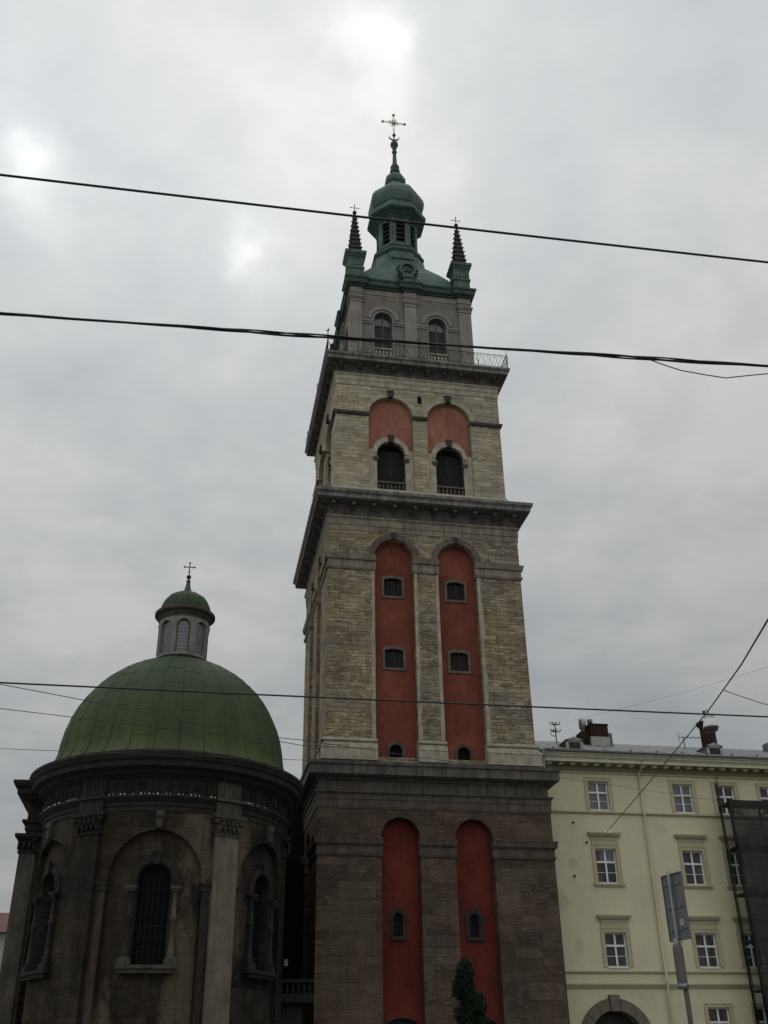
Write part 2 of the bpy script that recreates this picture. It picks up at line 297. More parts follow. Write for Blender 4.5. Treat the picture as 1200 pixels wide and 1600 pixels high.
def net():
    m, nt, b = newmat('green_scaffold_net'); v = objc(nt)
    n = noise(nt, v, 1.2, 5, 0.6)
    L(nt, mixc(nt, n, (0.008, 0.010, 0.009), (0.026, 0.031, 0.026)), b.inputs['Base Color']); b.inputs['Roughness'].default_value = 0.9
    w1 = N(nt, 'ShaderNodeTexWave', bands_direction='Z'); w1.inputs['Scale'].default_value = 26; w1.inputs['Distortion'].default_value = 1.0; L(nt, v, w1.inputs[0])
    a = math_(nt, 'MULTIPLY_ADD', ramp(nt, n, [(0.35, 0.0), (0.65, 1.0)]), 0.30, 0.64, clamp=True)
    a = math_(nt, 'ADD', a, math_(nt, 'MULTIPLY', w1.outputs['Fac'], 0.10), clamp=True)
    L(nt, a, b.inputs['Alpha']); return m
NET = net()

# ------------------------------------------------------------------ mesh helpers
class MB:
    def __init__(s): s.v = []; s.f = []; s.sm = []
    def add(s, vs, fs, M=None, smooth=False):
        o = len(s.v)
        s.v += [tuple(M @ Vector(p)) if M is not None else tuple(p) for p in vs]
        s.f += [tuple(i+o for i in f) for f in fs]; s.sm += [smooth]*len(fs); return s
    def box(s, x0, x1, y0, y1, z0, z1, M=None):
        vs = [(x0,y0,z0),(x1,y0,z0),(x1,y1,z0),(x0,y1,z0),(x0,y0,z1),(x1,y0,z1),(x1,y1,z1),(x0,y1,z1)]
        return s.add(vs, [(0,3,2,1),(4,5,6,7),(0,1,5,4),(1,2,6,5),(2,3,7,6),(3,0,4,7)], M)
    def hexa(s, p, M=None):   # 4 bottom, 4 top
        return s.add(p, [(0,3,2,1),(4,5,6,7),(0,1,5,4),(1,2,6,5),(2,3,7,6),(3,0,4,7)], M)
    def loft(s, plan, prof, M=None, smooth=False, cap=True):
        """plan: ccw xy polygon; prof: (offset, z) stacked, mitred outwards"""
        n = len(plan); vs = []
        offs = []
        for i in range(n):
            a, b, c = Vector(plan[i-1]), Vector(plan[i]), Vector(plan[(i+1) % n])
            d1 = (b-a).normalized(); d2 = (c-b).normalized()
            n1 = Vector((d1.y, -d1.x)); n2 = Vector((d2.y, -d2.x)); m = n1+n2
            offs.append(m/max(m.dot(n1), 1e-6))
        for o, z in prof:
            for i in range(n): vs.append((plan[i][0]+offs[i].x*o, plan[i][1]+offs[i].y*o, z))
        fs = []
        for k in range(len(prof)-1):
            for i in range(n):
                j = (i+1) % n; fs.append((k*n+i, k*n+j, (k+1)*n+j, (k+1)*n+i))
        s.add(vs, fs, M, smooth)
        if cap:
            for k, rev in ((0, True), (len(prof)-1, False)):
                loop = [Vector(q) for q in vs[k*n:(k+1)*n]]
                tr = tessellate_polygon([loop])
                s.add(vs[k*n:(k+1)*n], [tuple(t) for t in tr], M)
        return s
    def lathe(s, prof, cx=0, cy=0, n=32, M=None, smooth=True, a0=0, a1=2*PI, cap=True):
        full = abs(a1-a0-2*PI) < 1e-6; m = n if full else n+1; vs = []
        for r, z in prof:
            for i in range(m):
                t = a0+(a1-a0)*i/n; vs.append((cx+r*math.sin(t), cy-r*math.cos(t), z))
        fs = [(k*m+i, k*m+(i+1) % m, (k+1)*m+(i+1) % m, (k+1)*m+i) for k in range(len(prof)-1) for i in range(n)]
        s.add(vs, fs, M, smooth)
        if full and cap:
            s.add(vs[:m], [tuple(range(m))[::-1]], M); s.add(vs[-m:], [tuple(range(m))], M)
        return s
    def ball(s, c, r, M=None, n=12, sz=1.0):
        k = 8; pr = [(max(r*math.sin(PI*i/k), 1e-4), c[2]-r*sz*math.cos(PI*i/k)) for i in range(k+1)]
        return s.lathe(pr, c[0], c[1], n, M)
    def tube(s, pts, r, n=6, M=None, smooth=True):
        pts = [Vector(p) for p in pts]; vs = []
        rs = r if isinstance(r, (list, tuple)) else [r]*len(pts)
        for i, p in enumerate(pts):
            t = (pts[min(i+1, len(pts)-1)]-pts[max(i-1, 0)]).normalized()
            a = t.orthogonal() if abs(t.z) > 0.95 else t.cross(Vector((0, 0, 1)))
            a.normalize(); b = t.cross(a)
            for k in range(n):
                q = 2*PI*k/n; vs.append(p+(a*math.cos(q)+b*math.sin(q))*rs[i])
        fs = [(i*n+k, i*n+(k+1) % n, (i+1)*n+(k+1) % n, (i+1)*n+k) for i in range(len(pts)-1) for k in range(n)]
        fs += [tuple(range(n))[::-1], tuple(range((len(pts)-1)*n, len(pts)*n))]
        return s.add(vs, fs, M, smooth)
    def bar(s, a, b, w, h=None, M=None):
        return s.tube([a, b], w*0.7, 4, M, False)
    def plate(s, loops, d0, d1, T):
        """loops in (u,z); slab between outward offsets d0<d1; T maps (u,z,d) to xyz"""
        flat = [p for l in loops for p in l]; n = len(flat)
        tr = tessellate_polygon([[Vector((u, z, 0)) for u, z in l] for l in loops])
        vs = [T(u, z, d1) for u, z in flat]+[T(u, z, d0) for u, z in flat]
        fs = [tuple(t) for t in tr]+[tuple(i+n for i in t)[::-1] for t in tr]
        o = 0
        for l in loops:
            m = len(l)
            for i in range(m):
                j = (i+1) % m; fs.append((o+i, o+j, n+o+j, n+o+i))
            o += m
        return s.add(vs, fs)
    def cplate(s, loops, d0, d1, R_, th0=0.0, step=0.2):
        """the same slab bent round a vertical drum"""
        t = MB().plate(loops, d0, d1, lambda u, z, d: (u, d, z))
        bm = bmesh.new(); vv = [bm.verts.new(p) for p in t.v]
        for f in t.f:
            try: bm.faces.new([vv[i] for i in f])
            except ValueError: pass
        us = [p[0] for p in t.v]; x = min(us)+step
        while x < max(us)-1e-3:
            bmesh.ops.bisect_plane(bm, geom=bm.verts[:]+bm.edges[:]+bm.faces[:], dist=1e-5, plane_co=(x, 0, 0), plane_no=(1, 0, 0)); x += step
        bm.verts.ensure_lookup_table(); bm.verts.index_update()
        vs = []
        for q in bm.verts:
            a = th0+q.co.x/R_; r = R_+q.co.y; vs.append((r*math.sin(a), -r*math.cos(a), q.co.z))
        s.add(vs, [tuple(v.index for v in f.verts) for f in bm.faces]); bm.free(); return s
    def build(s, name, mat, parent=None, loc=None):
        me = bpy.data.meshes.new(name); me.from_pydata(s.v, [], s.f)
        bm = bmesh.new(); bm.from_mesh(me)
        for f, q in zip(bm.faces, s.sm): f.smooth = q
        bmesh.ops.recalc_face_normals(bm, faces=bm.faces); bm.to_mesh(me); bm.free()
        me.materials.append(mat); o = bpy.data.objects.new(name, me); COL.objects.link(o)
        if parent is not None: o.parent = parent
        if loc is not None: o.location = loc
        return o
def thing(name, label, cat, loc=(0, 0, 0), group=None):
    o = bpy.data.objects.new(name, None); COL.objects.link(o); o.location = loc; o.empty_display_size = 0.3
    o['label'] = label; o['category'] = cat
    if group: o['group'] = group
    return o
def tag(o, label, cat, group=None):
    o['label'] = label; o['category'] = cat
    if group: o['group'] = group
    return o
def struct(o): o['kind'] = 'structure'; return o
def arch(cx, hw, z0, zs, rise=None, n=18):
    rise = hw if rise is None else rise
    return [(cx-hw, z0), (cx+hw, z0)]+[(cx+hw*math.cos(PI*i/n), zs+rise*math.sin(PI*i/n)) for i in range(n+1)]
def rect(x0, x1, z0, z1): return [(x0, z0), (x1, z0), (x1, z1), (x0, z1)]
def band(cx, hw, w_, zs, z0=None, rise=None, n=18):
    rise = hw if rise is None else rise; z0 = zs if z0 is None else z0
    o = [(cx-hw-w_, z0)] if z0 < zs else []
    o += [(cx-(hw+w_)*math.cos(PI*i/n), zs+(rise+w_)*math.sin(PI*i/n)) for i in range(n+1)]
    if z0 < zs: o += [(cx+hw+w_, z0), (cx+hw, z0)]
    o += [(cx+hw*math.cos(PI*i/n), zs+rise*math.sin(PI*i/n)) for i in range(n+1)]
    if z0 < zs: o += [(cx-hw, z0)]
    return o
def sq(h): return [(-h, -h), (h, -h), (h, h), (-h, h)]
def side(k): return Matrix.Rotation(-k*PI/2, 4, 'Z')
def FT(k, hw):
    m = side(k)
    return lambda u, z, d: tuple(m @ Vector((u, -(hw+d), z)))

# ------------------------------------------------------------------ ground
struct(MB().box(-900, 900, -900, 900, -1.0, 0.0).build('ground', simple('worn_paving', (0.16, 0.15, 0.14), 0.9, 0, 0.2, 0.5, 0, 0.4)))
struct(MB().box(-200, 200, -47, -33, 0.0, 0.004).build('road', simple('asphalt', (0.05, 0.05, 0.052), 0.9, 0, 0.25, 2, 0, 0.4)))
m = MB(); m.box(-200, 200, -33, -9.6, 0.0, 0.13); m.box(-200, 200, -33.15, -33.0, 0.0, 0.14)
struct(m.build('pavement', masonry('paving_slabs', (0.17, 0.165, 0.155), (0.24, 0.23, 0.215), (0.08, 0.08, 0.075), 0.6, 0.6, 0.01)))
m = MB(); m.box(-200, 200, -62, -47, 0.0, 0.13)
struct(m.build('near_pavement', MATS['paving_slabs']))

# ------------------------------------------------------------------ bell tower
tw = thing('bell_tower', 'tall square stone bell tower with red niches, stacked cornices and green copper cupola with spire', 'bell tower', (0, 0, 0))
SIDES = (0, 1, 2, 3); SHOWN = (0, 1)

def grow(p, e):
    cx = sum(q[0] for q in p)/len(p); cz = (min(q[1] for q in p)+max(q[1] for q in p))/2
    hw = max(q[0] for q in p)-cx; hz = max(q[1] for q in p)-cz
    return [(cx+(q[0]-cx)*(hw+e)/hw, cz+(q[1]-cz)*(hz+e)/hz) for q in p]
def storey(hw, z0, z1, niches, t, mat, red, redholes, rec, trim, name_wall='storey_wall'):
    """wall of a storey with arched niches on four sides, plus the red niche backs"""
    m = MB(); pass
    for k in SIDES:
        e = hw if k % 2 == 0 else hw-t-0.002
        m.plate([rect(-e, e, z0, z1)]+[arch(*a) for a in niches], -t, 0, FT(k, hw))
    o = m.build(name_wall, mat, tw)
    for k in SIDES:
        for a, hs in zip(niches, redholes):
            g = 0.0; aa = arch(a[0], a[1]-0.002, a[2]+0.003, a[3])
            MB().plate([aa]+[grow(h_, 0.03) for h_ in hs], -t+0.002, -rec, FT(k, hw)).build('niche_panel', red, tw)
            if k in SHOWN:
                for h_ in hs: MB().plate([grow(h_, 0.028), h_], -t+0.004, -rec+0.004, FT(k, hw)).build('window_reveal', trim, tw)
    m = MB()          # dark core that closes the storey behind its openings
    m.box(-hw+t+0.35, hw-t-0.35, -hw+t+0.35, hw-t-0.35, z0, z1)
    m.build('inner_core', SHUT, tw)
    return o

# -- storey 1 (ground)
h1 = 5.36; n1s = [(-1.66, 0.87, 0.9, 11.10), (1.68, 0.87, 0.9, 11.10)]
w1h = [arch(c, 0.19, 7.10, 7.83) for c in (-1.76, 1.60)]
d1h = [arch(c, 0.72, 0.95, 3.62, 0.36) for c in (-1.66, 1.68)]
storey(h1, 0.0, 13.0, n1s, 0.75, STONE1, RED1, [[w1h[0], d1h[0]], [w1h[1], d1h[1]]], 0.42, SOOT)
for k in SHOWN:
    for c, cn in ((-1.76, -1.66), (1.60, 1.68)):
        T = FT(k, h1)
        w_ = MB()
        w_.plate([band(c, 0.20, 0.17, 7.80, 7.05, 0.24)], -0.418, -0.385, T)
        w_.plate([rect(c-0.42, c-0.22, 7.72, 7.88)], -0.418, -0.37, T); w_.plate([rect(c+0.22, c+0.42, 7.72, 7.88)], -0.418, -0.37, T)
        w_.plate([rect(c-0.36, c+0.36, 6.93, 7.04)], -0.418, -0.33, T)
        wo = w_.build('window', STONE1W, tw)
        MB().plate([arch(c, 0.189, 7.102, 7.83)], -0.66, -0.60, T).build('pane', GLASSB, wo)
        g = MB()
        for i in (-1, 0, 1): g.plate([rect(c+i*0.1-0.012, c+i*0.1+0.012, 7.12, 8.0 if i == 0 else 7.95)], -0.52, -0.50, T)
        for z in (7.35, 7.6): g.plate([rect(c-0.185, c+0.185, z, z+0.02)], -0.50, -0.485, T)
        g.build('grille', IRON, wo)
        a = MB().plate([arch(cn, 0.718, 0.952, 3.62, 0.358)], -0.72, -0.66, T).build('niche_doorway', SHUT, tw)
# plinth and mouldings of storey 1
MB().loft(sq(h1), [(0.003, 0.0), (0.30, 0.0), (0.30, 0.75), (0.22, 0.85), (0.10, 0.90), (0.003, 0.90)], cap=False).build('plinth', STONE1T, tw)
def imposts(hw, spans, prof, mat, name='impost_band'):
    """mouldings that run along piers between niches; prof: list of (z0,z1,proj); returned round the corner"""
    for k in SIDES:
        for (u0, u1, c0, c1) in spans:
            m = MB()
            for z0, z1, p0, p1 in prof:
                a = u0-(p1 if c0 else 0); b = u1+(p1 if c1 else 0)
                a0 = u0-(p0 if c0 else 0); b0 = u1+(p0 if c1 else 0)
                e0 = 0.0 if c0 else 0.05; e1 = 0.0 if c1 else 0.05
                T = FT(k, hw)
                if (c0 and k % 2 == 1): a0 = u0+0.001; a = u0+0.001
                if (c1 and k % 2 == 1): b0 = u1-0.001; b = u1-0.001
                vs = [T(a0-e0, z0, -0.3), T(b0+e1, z0, -0.3), T(b0+e1, z0, p0), T(a0-e0, z0, p0),
                      T(a-e0, z1, -0.3), T(b+e1, z1, -0.3), T(b+e1, z1, p1), T(a-e0, z1, p1)]
                m.hexa([vs[3], vs[2], vs[1], vs[0], vs[7], vs[6], vs[5], vs[4]])
            m.build(name, mat, tw)
sp1 = [(-h1, -2.53, 1, 0), (-0.79, 0.81, 0, 0), (2.55, h1, 0, 1)]
imposts(h1, sp1, [(10.98, 11.06, 0.17, 0.19), (10.78, 10.98, 0.13, 0.16), (10.72, 10.78, 0.06, 0.10), (10.38, 10.72, 0.025, 0.025), (10.28, 10.38, 0.05, 0.08)], STONE1T)
MB().loft(sq(h1), [(0.0, 12.30), (0.03, 12.302), (0.03, 12.36), (0.045, 12.37), (0.045, 12.68), (0.07, 12.70), (0.07, 12.90), (0.16, 12.99), (0.16, 13.04), (0.0, 13.05)], cap=False).build('architrave', STONE1T, tw)
MB().loft(sq(h1), [(-0.7, 13.002), (-0.03, 13.003), (-0.03, 13.52), (0.04, 13.56), (0.10, 13.64), (0.30, 13.68), (0.32, 13.72), (0.44, 13.73), (0.44, 14.10), (0.51, 14.16), (0.51, 14.30), (-0.9, 14.52)]).build('cornice', STONE1P, tw)

# -- storey 2
h2 = 5.03; t2 = 0.68
n2s = [(-1.645, 1.01, 14.75, 25.14), (1.655, 1.01, 14.75, 25.14)]
def seg(c, hw, z0, z1, rise=0.13): return arch(c, hw, z0, z1-rise, rise, 8)
holes2 = []
for c in (-1.67, 1.60):
    holes2.append([arch(c, 0.30, 14.80, 15.15), seg(c, 0.46, 19.25, 20.22), seg(c, 0.46, 23.07, 24.06)])
storey(h2, 14.50, 26.5, n2s, t2, STONE2, RED2, holes2, 0.36, SOOT)
def shutter_mesh(c, hw, z0, z1, T, d, leaves=2):
    g = MB()
    for s_ in ((-1, 0), (0, 1)):
        x0 = c+hw*s_[0]+0.015; x1 = c+hw*s_[1]-0.015
        g.plate([rect(x0, x0+0.05, z0, z1)], d-0.04, d, T); g.plate([rect(x1-0.05, x1, z0, z1)], d-0.04, d, T)
        z = z0
        while z < z1-0.08:
            vs = [T(x0+0.05, z, d-0.005), T(x1-0.05, z, d-0.005), T(x1-0.05, z+0.02, d-0.005), T(x0+0.05, z+0.02, d-0.005),
                  T(x0+0.05, z+0.07, d-0.05), T(x1-0.05, z+0.07, d-0.05), T(x1-0.05, z+0.09, d-0.05), T(x0+0.05, z+0.09, d-0.05)]
            g.hexa([vs[0], vs[1], vs[5], vs[4], vs[3], vs[2], vs[6], vs[7]]); z += 0.085
    return g
for k in SHOWN:
    T = FT(k, h2)
    for c in (-1.67, 1.60):
        for z0, z1 in ((19.25, 20.22), (23.07, 24.06)):
            o = [(c-0.58, z0-0.12), (c+0.58, z0-0.12)]+[(c+0.58*math.cos(PI*i/8), z1-0.02+0.18*math.sin(PI*i/8)) for i in range(9)]
            wo = MB().plate([o, seg(c, 0.46, z0, z1)], -0.358, -0.30, T).build('window', STONE2D, tw)
            shutter_mesh(c, 0.45, z0+0.01, z1-0.10, T, -0.42).build('shutter', SHUT, wo)
            MB().plate([rect(c-0.45, c+0.45, z0, z1+0.05)], -0.66, -0.52, T).build('pane', GLASSB, wo)
            g = MB()
            for q in (-0.25, 0, 0.25): g.plate([rect(c+q-0.012, c+q+0.012, z0, z1-0.02)], -0.362, -0.34, T)
            g.build('grille', IRON, wo)
        wo = MB().plate([band(c, 0.31, 0.13, 15.15, 14.78)], -0.358, -0.31, T).build('window', STONE1T, tw)
        MB().plate([arch(c, 0.298, 14.802, 15.15)], -0.66, -0.55, T).build('pane', GLASSB, wo)
    # pale edge strips beside the niches and on the middle pier
    random.seed(3+k)
    for u0, u1 in ((-2.66-0.16, -2.66), (-0.63, -0.63+0.17), (0.64-0.17, 0.64), (2.67, 2.67+0.19)):
        z = 15.62; g = MB()
        while z < 24.2:
            dz_ = random.uniform(0.35, 0.7); e = random.uniform(-0.035, 0.05); z1 = min(z+dz_, 24.25)
            if u1 in (-2.66, 0.64): g.plate([rect(u0-e, u1+0.002, z, z1)], -0.02, random.uniform(0.012, 0.022), T)
            else: g.plate([rect(u0-0.002, u1+e, z, z1)], -0.02, random.uniform(0.012, 0.022), T)
            z = z1
        g.build('edge_strip', STONE2T, tw)
    # archivolts
    for c in (-1.645, 1.655):
        MB().plate([band(c, 1.015, 0.30, 25.14)], -0.02, 0.012, T).build('archivolt', STONE2D, tw)
        MB().plate([[(c-0.10, 26.12), (c+0.10, 26.12), (c+0.13, 26.49), (c-0.13, 26.49)]], -0.02, 0.10, T).build('keystone', SOOT, tw)
sp2 = [(-h2, -2.655, 1, 0), (-0.635, 0.645, 0, 0), (2.665, h2, 0, 1)]
imposts(h2, sp2, [(24.98, 25.06, 0.17, 0.19), (24.80, 24.98, 0.12, 0.17), (24.40, 24.80, 0.04, 0.04), (24.32, 24.40, 0.09, 0.11), (24.26, 24.32, 0.05, 0.08)], STONE2I)
imposts(h2, sp2, [(15.50, 15.57, 0.13, 0.10), (15.42, 15.50, 0.16, 0.16), (15.36, 15.42, 0.08, 0.08), (15.22, 15.36, 0.17, 0.09), (15.16, 15.22, 0.20, 0.20), (15.08, 15.16, 0.25, 0.22), (14.53, 15.08, 0.22, 0.22)], STONE2T, 'pier_base')
MB().loft(sq(h2), [(0.0, 26.49), (0.03, 26.492), (0.03, 26.78), (0.06, 26.80), (0.06, 27.12), (0.14, 27.22), (0.14, 27.30), (0.0, 27.31)], cap=False).build('architrave', STONE2I, tw)
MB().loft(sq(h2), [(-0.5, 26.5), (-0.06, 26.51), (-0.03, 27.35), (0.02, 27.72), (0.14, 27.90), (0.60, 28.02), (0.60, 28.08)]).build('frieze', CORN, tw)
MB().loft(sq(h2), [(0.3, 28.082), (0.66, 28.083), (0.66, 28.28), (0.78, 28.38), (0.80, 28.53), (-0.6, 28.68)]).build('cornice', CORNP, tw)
def consoles(hw, us, z0, z1, d1, mat, name='console', rnd=False, w_=0.12):
    for k in SHOWN:
        for u in us:
            T = FT(k, hw); m = MB()
            prof = [(0.0, z0), (0.10, z0+0.02), (d1*0.55, z0+0.12), (d1*0.9, z0+0.13), (d1, z0+0.20), (d1, z1), (0.0, z1)]
            n = len(prof); vs = [T(u-w_, z, d) for d, z in prof]+[T(u+w_, z, d) for d, z in prof]
            m.add(vs, [tuple(range(n)), tuple(range(n, 2*n))[::-1]]+[(i, (i+1) % n, n+(i+1) % n, n+i) for i in range(n)])
            co_ = m.build(name, CORN, tw); m = MB()  # shadow under the cornice painted into the console; tip left paler
            if rnd: m.ball(T(u, z0+0.15, d1*0.80), 0.085)
            else: m.plate([rect(u-w_*0.8, u+w_*0.8, z0+0.15, z1-0.02)], d1*0.6, d1+0.02, T)
            m.build('console_tip', mat, co_)
consoles(h2, [-4.85]+[-3.79+1.083*i for i in range(8)]+[4.85], 27.66, 27.96, 0.46, STONE2D, w_=0.10)

# -- storey 3
h3 = 4.70; t3 = 0.6
n3s = [(-1.60, 1.25, 29.30, 34.12), (1.72, 1.25, 29.30, 34.12)]
holes3 = [[arch(c, 0.79, 29.32, 31.66)] for c in (-1.60, 1.69)]
storey(h3, 28.66, 36.05, n3s, t3, STONE3, RED3, holes3, 0.24, STONE2D)
MB().loft(sq(h3), [(0.002, 28.66), (0.16, 28.66), (0.16, 29.06), (0.12, 29.12), (0.08, 29.26), (0.04, 29.30), (0.002, 29.30)], cap=False).build('plinth', STONE3T, tw)
for k in SHOWN:
    T = FT(k, h3)
    for c, cn in ((-1.60, -1.60), (1.69, 1.72)):
        # stone window frame filling the lower niche
        o = [(cn-1.246, 29.32), (cn+1.246, 29.32), (cn+1.246, 31.90)]
        o += [(c+1.02*math.cos(t), 31.80+1.02*math.sin(t)) for t in [R(8)+(PI-R(16))*i/16 for i in range(17)]] + [(cn-1.246, 31.90)]
        wo = MB().plate([o, arch(c, 0.785, 29.34, 31.66)], -0.238, -0.12, T).build('window', STONE3T, tw)
        m = MB().plate([band(c, 0.79, 0.16, 31.66)], -0.13, -0.06, T); m.build('archivolt', STONE3T, wo)
        for a, b in ((c-1.0, c-0.70), (c+0.70, c+1.0)):
            m = MB(); m.plate([rect(a, b, 31.28, 31.42)], -0.30, -0.03, T); m.plate([rect(a+0.03, b-0.03, 31.18, 31.28)], -0.30, -0.07, T)
            m.build('impost', CORN, wo)
        MB().plate([[(c-0.12, 32.40), (c+0.12, 32.40), (c+0.18, 32.88), (c-0.18, 32.88)]], -0.2, 0.0, T).build('keystone', SOOT, wo)
        shutter_mesh(c, 0.77, 29.4, 32.05, T, -0.45).build('shutter', SHUT, wo)
        MB().plate([arch(c, 0.78, 29.35, 31.66)], -0.595, -0.50, T).build('pane', GLASSB, wo)
        m = MB(); m.plate([rect(c-0.78, c+0.78, 29.80, 29.90)], -0.26, -0.10, T); m.plate([rect(c-0.78, c+0.78, 29.345, 29.42)], -0.26, -0.10, T)
        for i in range(7):
            u = c-0.66+i*0.22; p = T(u, 0, -0.18)
            m.lathe([(0.05, 29.42), (0.05, 29.45), (0.03, 29.48), (0.065, 29.58), (0.05, 29.66), (0.028, 29.74), (0.045, 29.80)], p[0], p[1], 8)
        m.build('balustrade', STONE2D, wo)
        # big niche archivolt with keystone
        MB().plate([band(cn, 1.255, 0.27, 34.12)], -0.02, 0.03, T).build('archivolt', STONE3T, tw)
        MB().plate([[(cn-0.13, 35.33), (cn+0.13, 35.33), (cn+0.20, 35.80), (cn-0.20, 35.80)]], -0.1, 0.16, T).build('keystone', SOOT, tw)
    m = MB().plate([rect(-0.14, 0.26, 35.02, 35.72), rect(-0.06, 0.20, 35.10, 35.64)], -0.02, 0.03, T).build('vent_frame', STONE3T, tw)
    MB().plate([rect(-0.06, 0.20, 35.10, 35.64)], -0.02, 0.006, T).build('vent_dark_plate', GLASSB, m)  # black plate painted for the darkness inside the vent hole
sp3 = [(-h3, -2.85, 1, 0), (-0.35, 0.47, 0, 0), (2.97, h3, 0, 1)]
imposts(h3, sp3, [(34.10, 34.17, 0.14, 0.16), (34.03, 34.10, 0.08, 0.12)], STONE2D)
for k in SHOWN:      # little dark drops under the impost
    T = FT(k, h3); m = MB()
    for a, b, *_ in sp3:
        u = a+0.08
        while u < b-0.08:
            m.plate([rect(u, u+random.uniform(0.05, 0.09), 33.92+random.uniform(-0.06, 0.03), 33.985)], -0.02, 0.03, T); u += random.uniform(0.13, 0.2)
    for a, b, *_ in sp3: m.plate([rect(a+0.05, b-0.05, 33.98, 34.03)], -0.02, 0.04, T)
    m.build('impost_drops', SOOT, tw)
MB().loft(sq(h3), [(0.0, 36.04), (0.03, 36.042), (0.03, 36.36), (0.06, 36.38), (0.06, 36.64), (0.13, 36.72), (0.13, 36.78), (0.0, 36.79)], cap=False).build('architrave', STONE3T, tw)
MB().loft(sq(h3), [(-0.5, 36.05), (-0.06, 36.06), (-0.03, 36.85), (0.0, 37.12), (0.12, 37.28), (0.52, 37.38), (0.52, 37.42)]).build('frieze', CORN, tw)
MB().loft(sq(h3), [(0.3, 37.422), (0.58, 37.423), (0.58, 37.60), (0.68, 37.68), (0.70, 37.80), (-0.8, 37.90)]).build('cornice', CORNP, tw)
consoles(h3, [-4.5]+[-3.37+0.978*i for i in range(8)]+[4.5], 37.08, 37.30, 0.40, STONE2D, rnd=True, w_=0.06)
# balcony railing
for k in SIDES:
    T = FT(k, h3); m = MB(); e = 5.30; d = 0.56
    def P(u, z, dd=d): return T(u, z, dd)
    m.bar(P(-e, 38.78), P(e, 38.78), 0.032); m.bar(P(-e, 37.98), P(e, 37.98), 0.024); m.bar(P(-e, 38.66), P(e, 38.66), 0.012)
    u = -e; i = 0
    while u < e-0.05:
        pts = [P(u+0.0, 37.99), P(u+0.05, 38.15), P(u+0.13, 38.38), P(u+0.21, 38.6), P(u+0.26, 38.77)]
        m.tube(pts, 0.009, 4)
        pts = [P(u+0.26, 37.99), P(u+0.21, 38.15), P(u+0.13, 38.38), P(u+0.05, 38.6), P(u, 38.77)]
        if i % 2 == 0: m.tube(pts, 0.008, 4)
        if i % 4 == 2: m.ball(P(u+0.13, 38.38), 0.035, n=6)
        u += 0.205; i += 1
    for u in (-e+1.77*j for j in range(7)):
        m.bar(P(u, 37.86), P(u, 38.82), 0.022); m.tube([P(u, 38.78), P(u, 38.3, d-0.02), P(u, 37.9, d-0.3)], 0.012, 4)
    ro = m.build('railing', IRON, tw)
    if k in (0, 1):
        for u in (-e, 0.0, e):
            g = MB(); c = P(u, 39.25); g.tube([P(u, 38.8), P(u, 39.25)], 0.014, 5)
            g.tube([P(u-0.10, 39.34), P(u-0.03, 39.25), P(u+0.05, 39.26), P(u+0.11, 39.38)], [0.008, 0.03, 0.03, 0.008], 6)
            g.tube([P(u, 39.26), P(u+0.01, 39.36)], 0.012, 5)
            g.build('rail_finial', IRON, ro)

# -- storey 4
h4 = 3.63; t4 = 0.4
def arch4(c): return arch(c, 0.56, 39.25, 41.93)
w4c = (-1.74, 1.60)
m = MB()
for k in SIDES:
    e = h4 if k % 2 == 0 else h4-t4-0.002
    m.plate([rect(-e, e, 37.85, 43.45)]+[arch4(c) for c in w4c], -t4, 0, FT(k, h4))
m.build('storey_wall', STONE4, tw)
MB().box(-2.8, 2.8, -2.8, 2.8, 37.9, 44.0).build('inner_core', SHUT, tw)
pil4 = [(-3.77, -3.06), (-0.42, 0.32), (3.00, 3.77)]
for k in SIDES:
    T = FT(k, h4)
    for i, (a, b) in enumerate(pil4):
        if k % 2 == 1:
            if i == 0: a = -h4-0.0; 
            if i == 2: b = h4+0.0
        m = MB().plate([rect(a, b, 37.90, 43.10)], -0.05, 0.14, T)
        m.plate([rect(a-(0 if k % 2 and i == 0 else 0.05), b+(0 if k % 2 and i == 2 else 0.05), 37.91, 38.7)], -0.05, 0.20, T)
        po = m.build('pilaster', STONE4P, tw)
        m = MB()
        for z0, z1, p in ((43.06, 43.14, 0.18), (43.14, 43.28, 0.165), (43.28, 43.36, 0.21), (43.36, 43.48, 0.25)):
            m.plate([rect(a-(0 if k % 2 and i == 0 else p-0.14), b+(0 if k % 2 and i == 2 else p-0.14), z0, z1)], -0.05, p, T)
        m.build('capital', STONE4P, po)
def ressaut(h, p):    # plan with breaks over the three pilasters of each face
    pts = []
    f = [(-h-p, -h-p), (-3.02, -h-p), (-3.02, -h), (-0.46, -h), (-0.46, -h-p), (0.36, -h-p), (0.36, -h), (2.96, -h), (2.96, -h-p)]
    for k in range(4):
        c, s_ = math.cos(k*PI/2), math.sin(k*PI/2)
        pts += [(x*c-y*s_, x*s_+y*c) for x, y in f]
    return pts
pl4 = ressaut(h4, 0.14)
MB().loft(pl4, [(0.0, 43.482), (0.0, 43.60), (0.03, 43.62), (0.03, 43.72), (0.08, 43.76), (0.08, 43.80), (0.0, 43.81), (0.0, 44.20)]).build('architrave', STONE4P, tw)
MB().loft(pl4, [(0.0, 44.203), (0.10, 44.24), (0.12, 44.34), (0.26, 44.38), (0.26, 44.46)]).build('bed_moulding', COPPERD, tw)
MB().loft(ressaut(h4, 0.14), [(0.0, 44.463), (0.28, 44.464), (0.28, 44.62), (0.36, 44.72), (0.38, 44.80), (-0.2, 44.86), (-0.6, 44.90)]).build('cornice', COPPERD, tw)
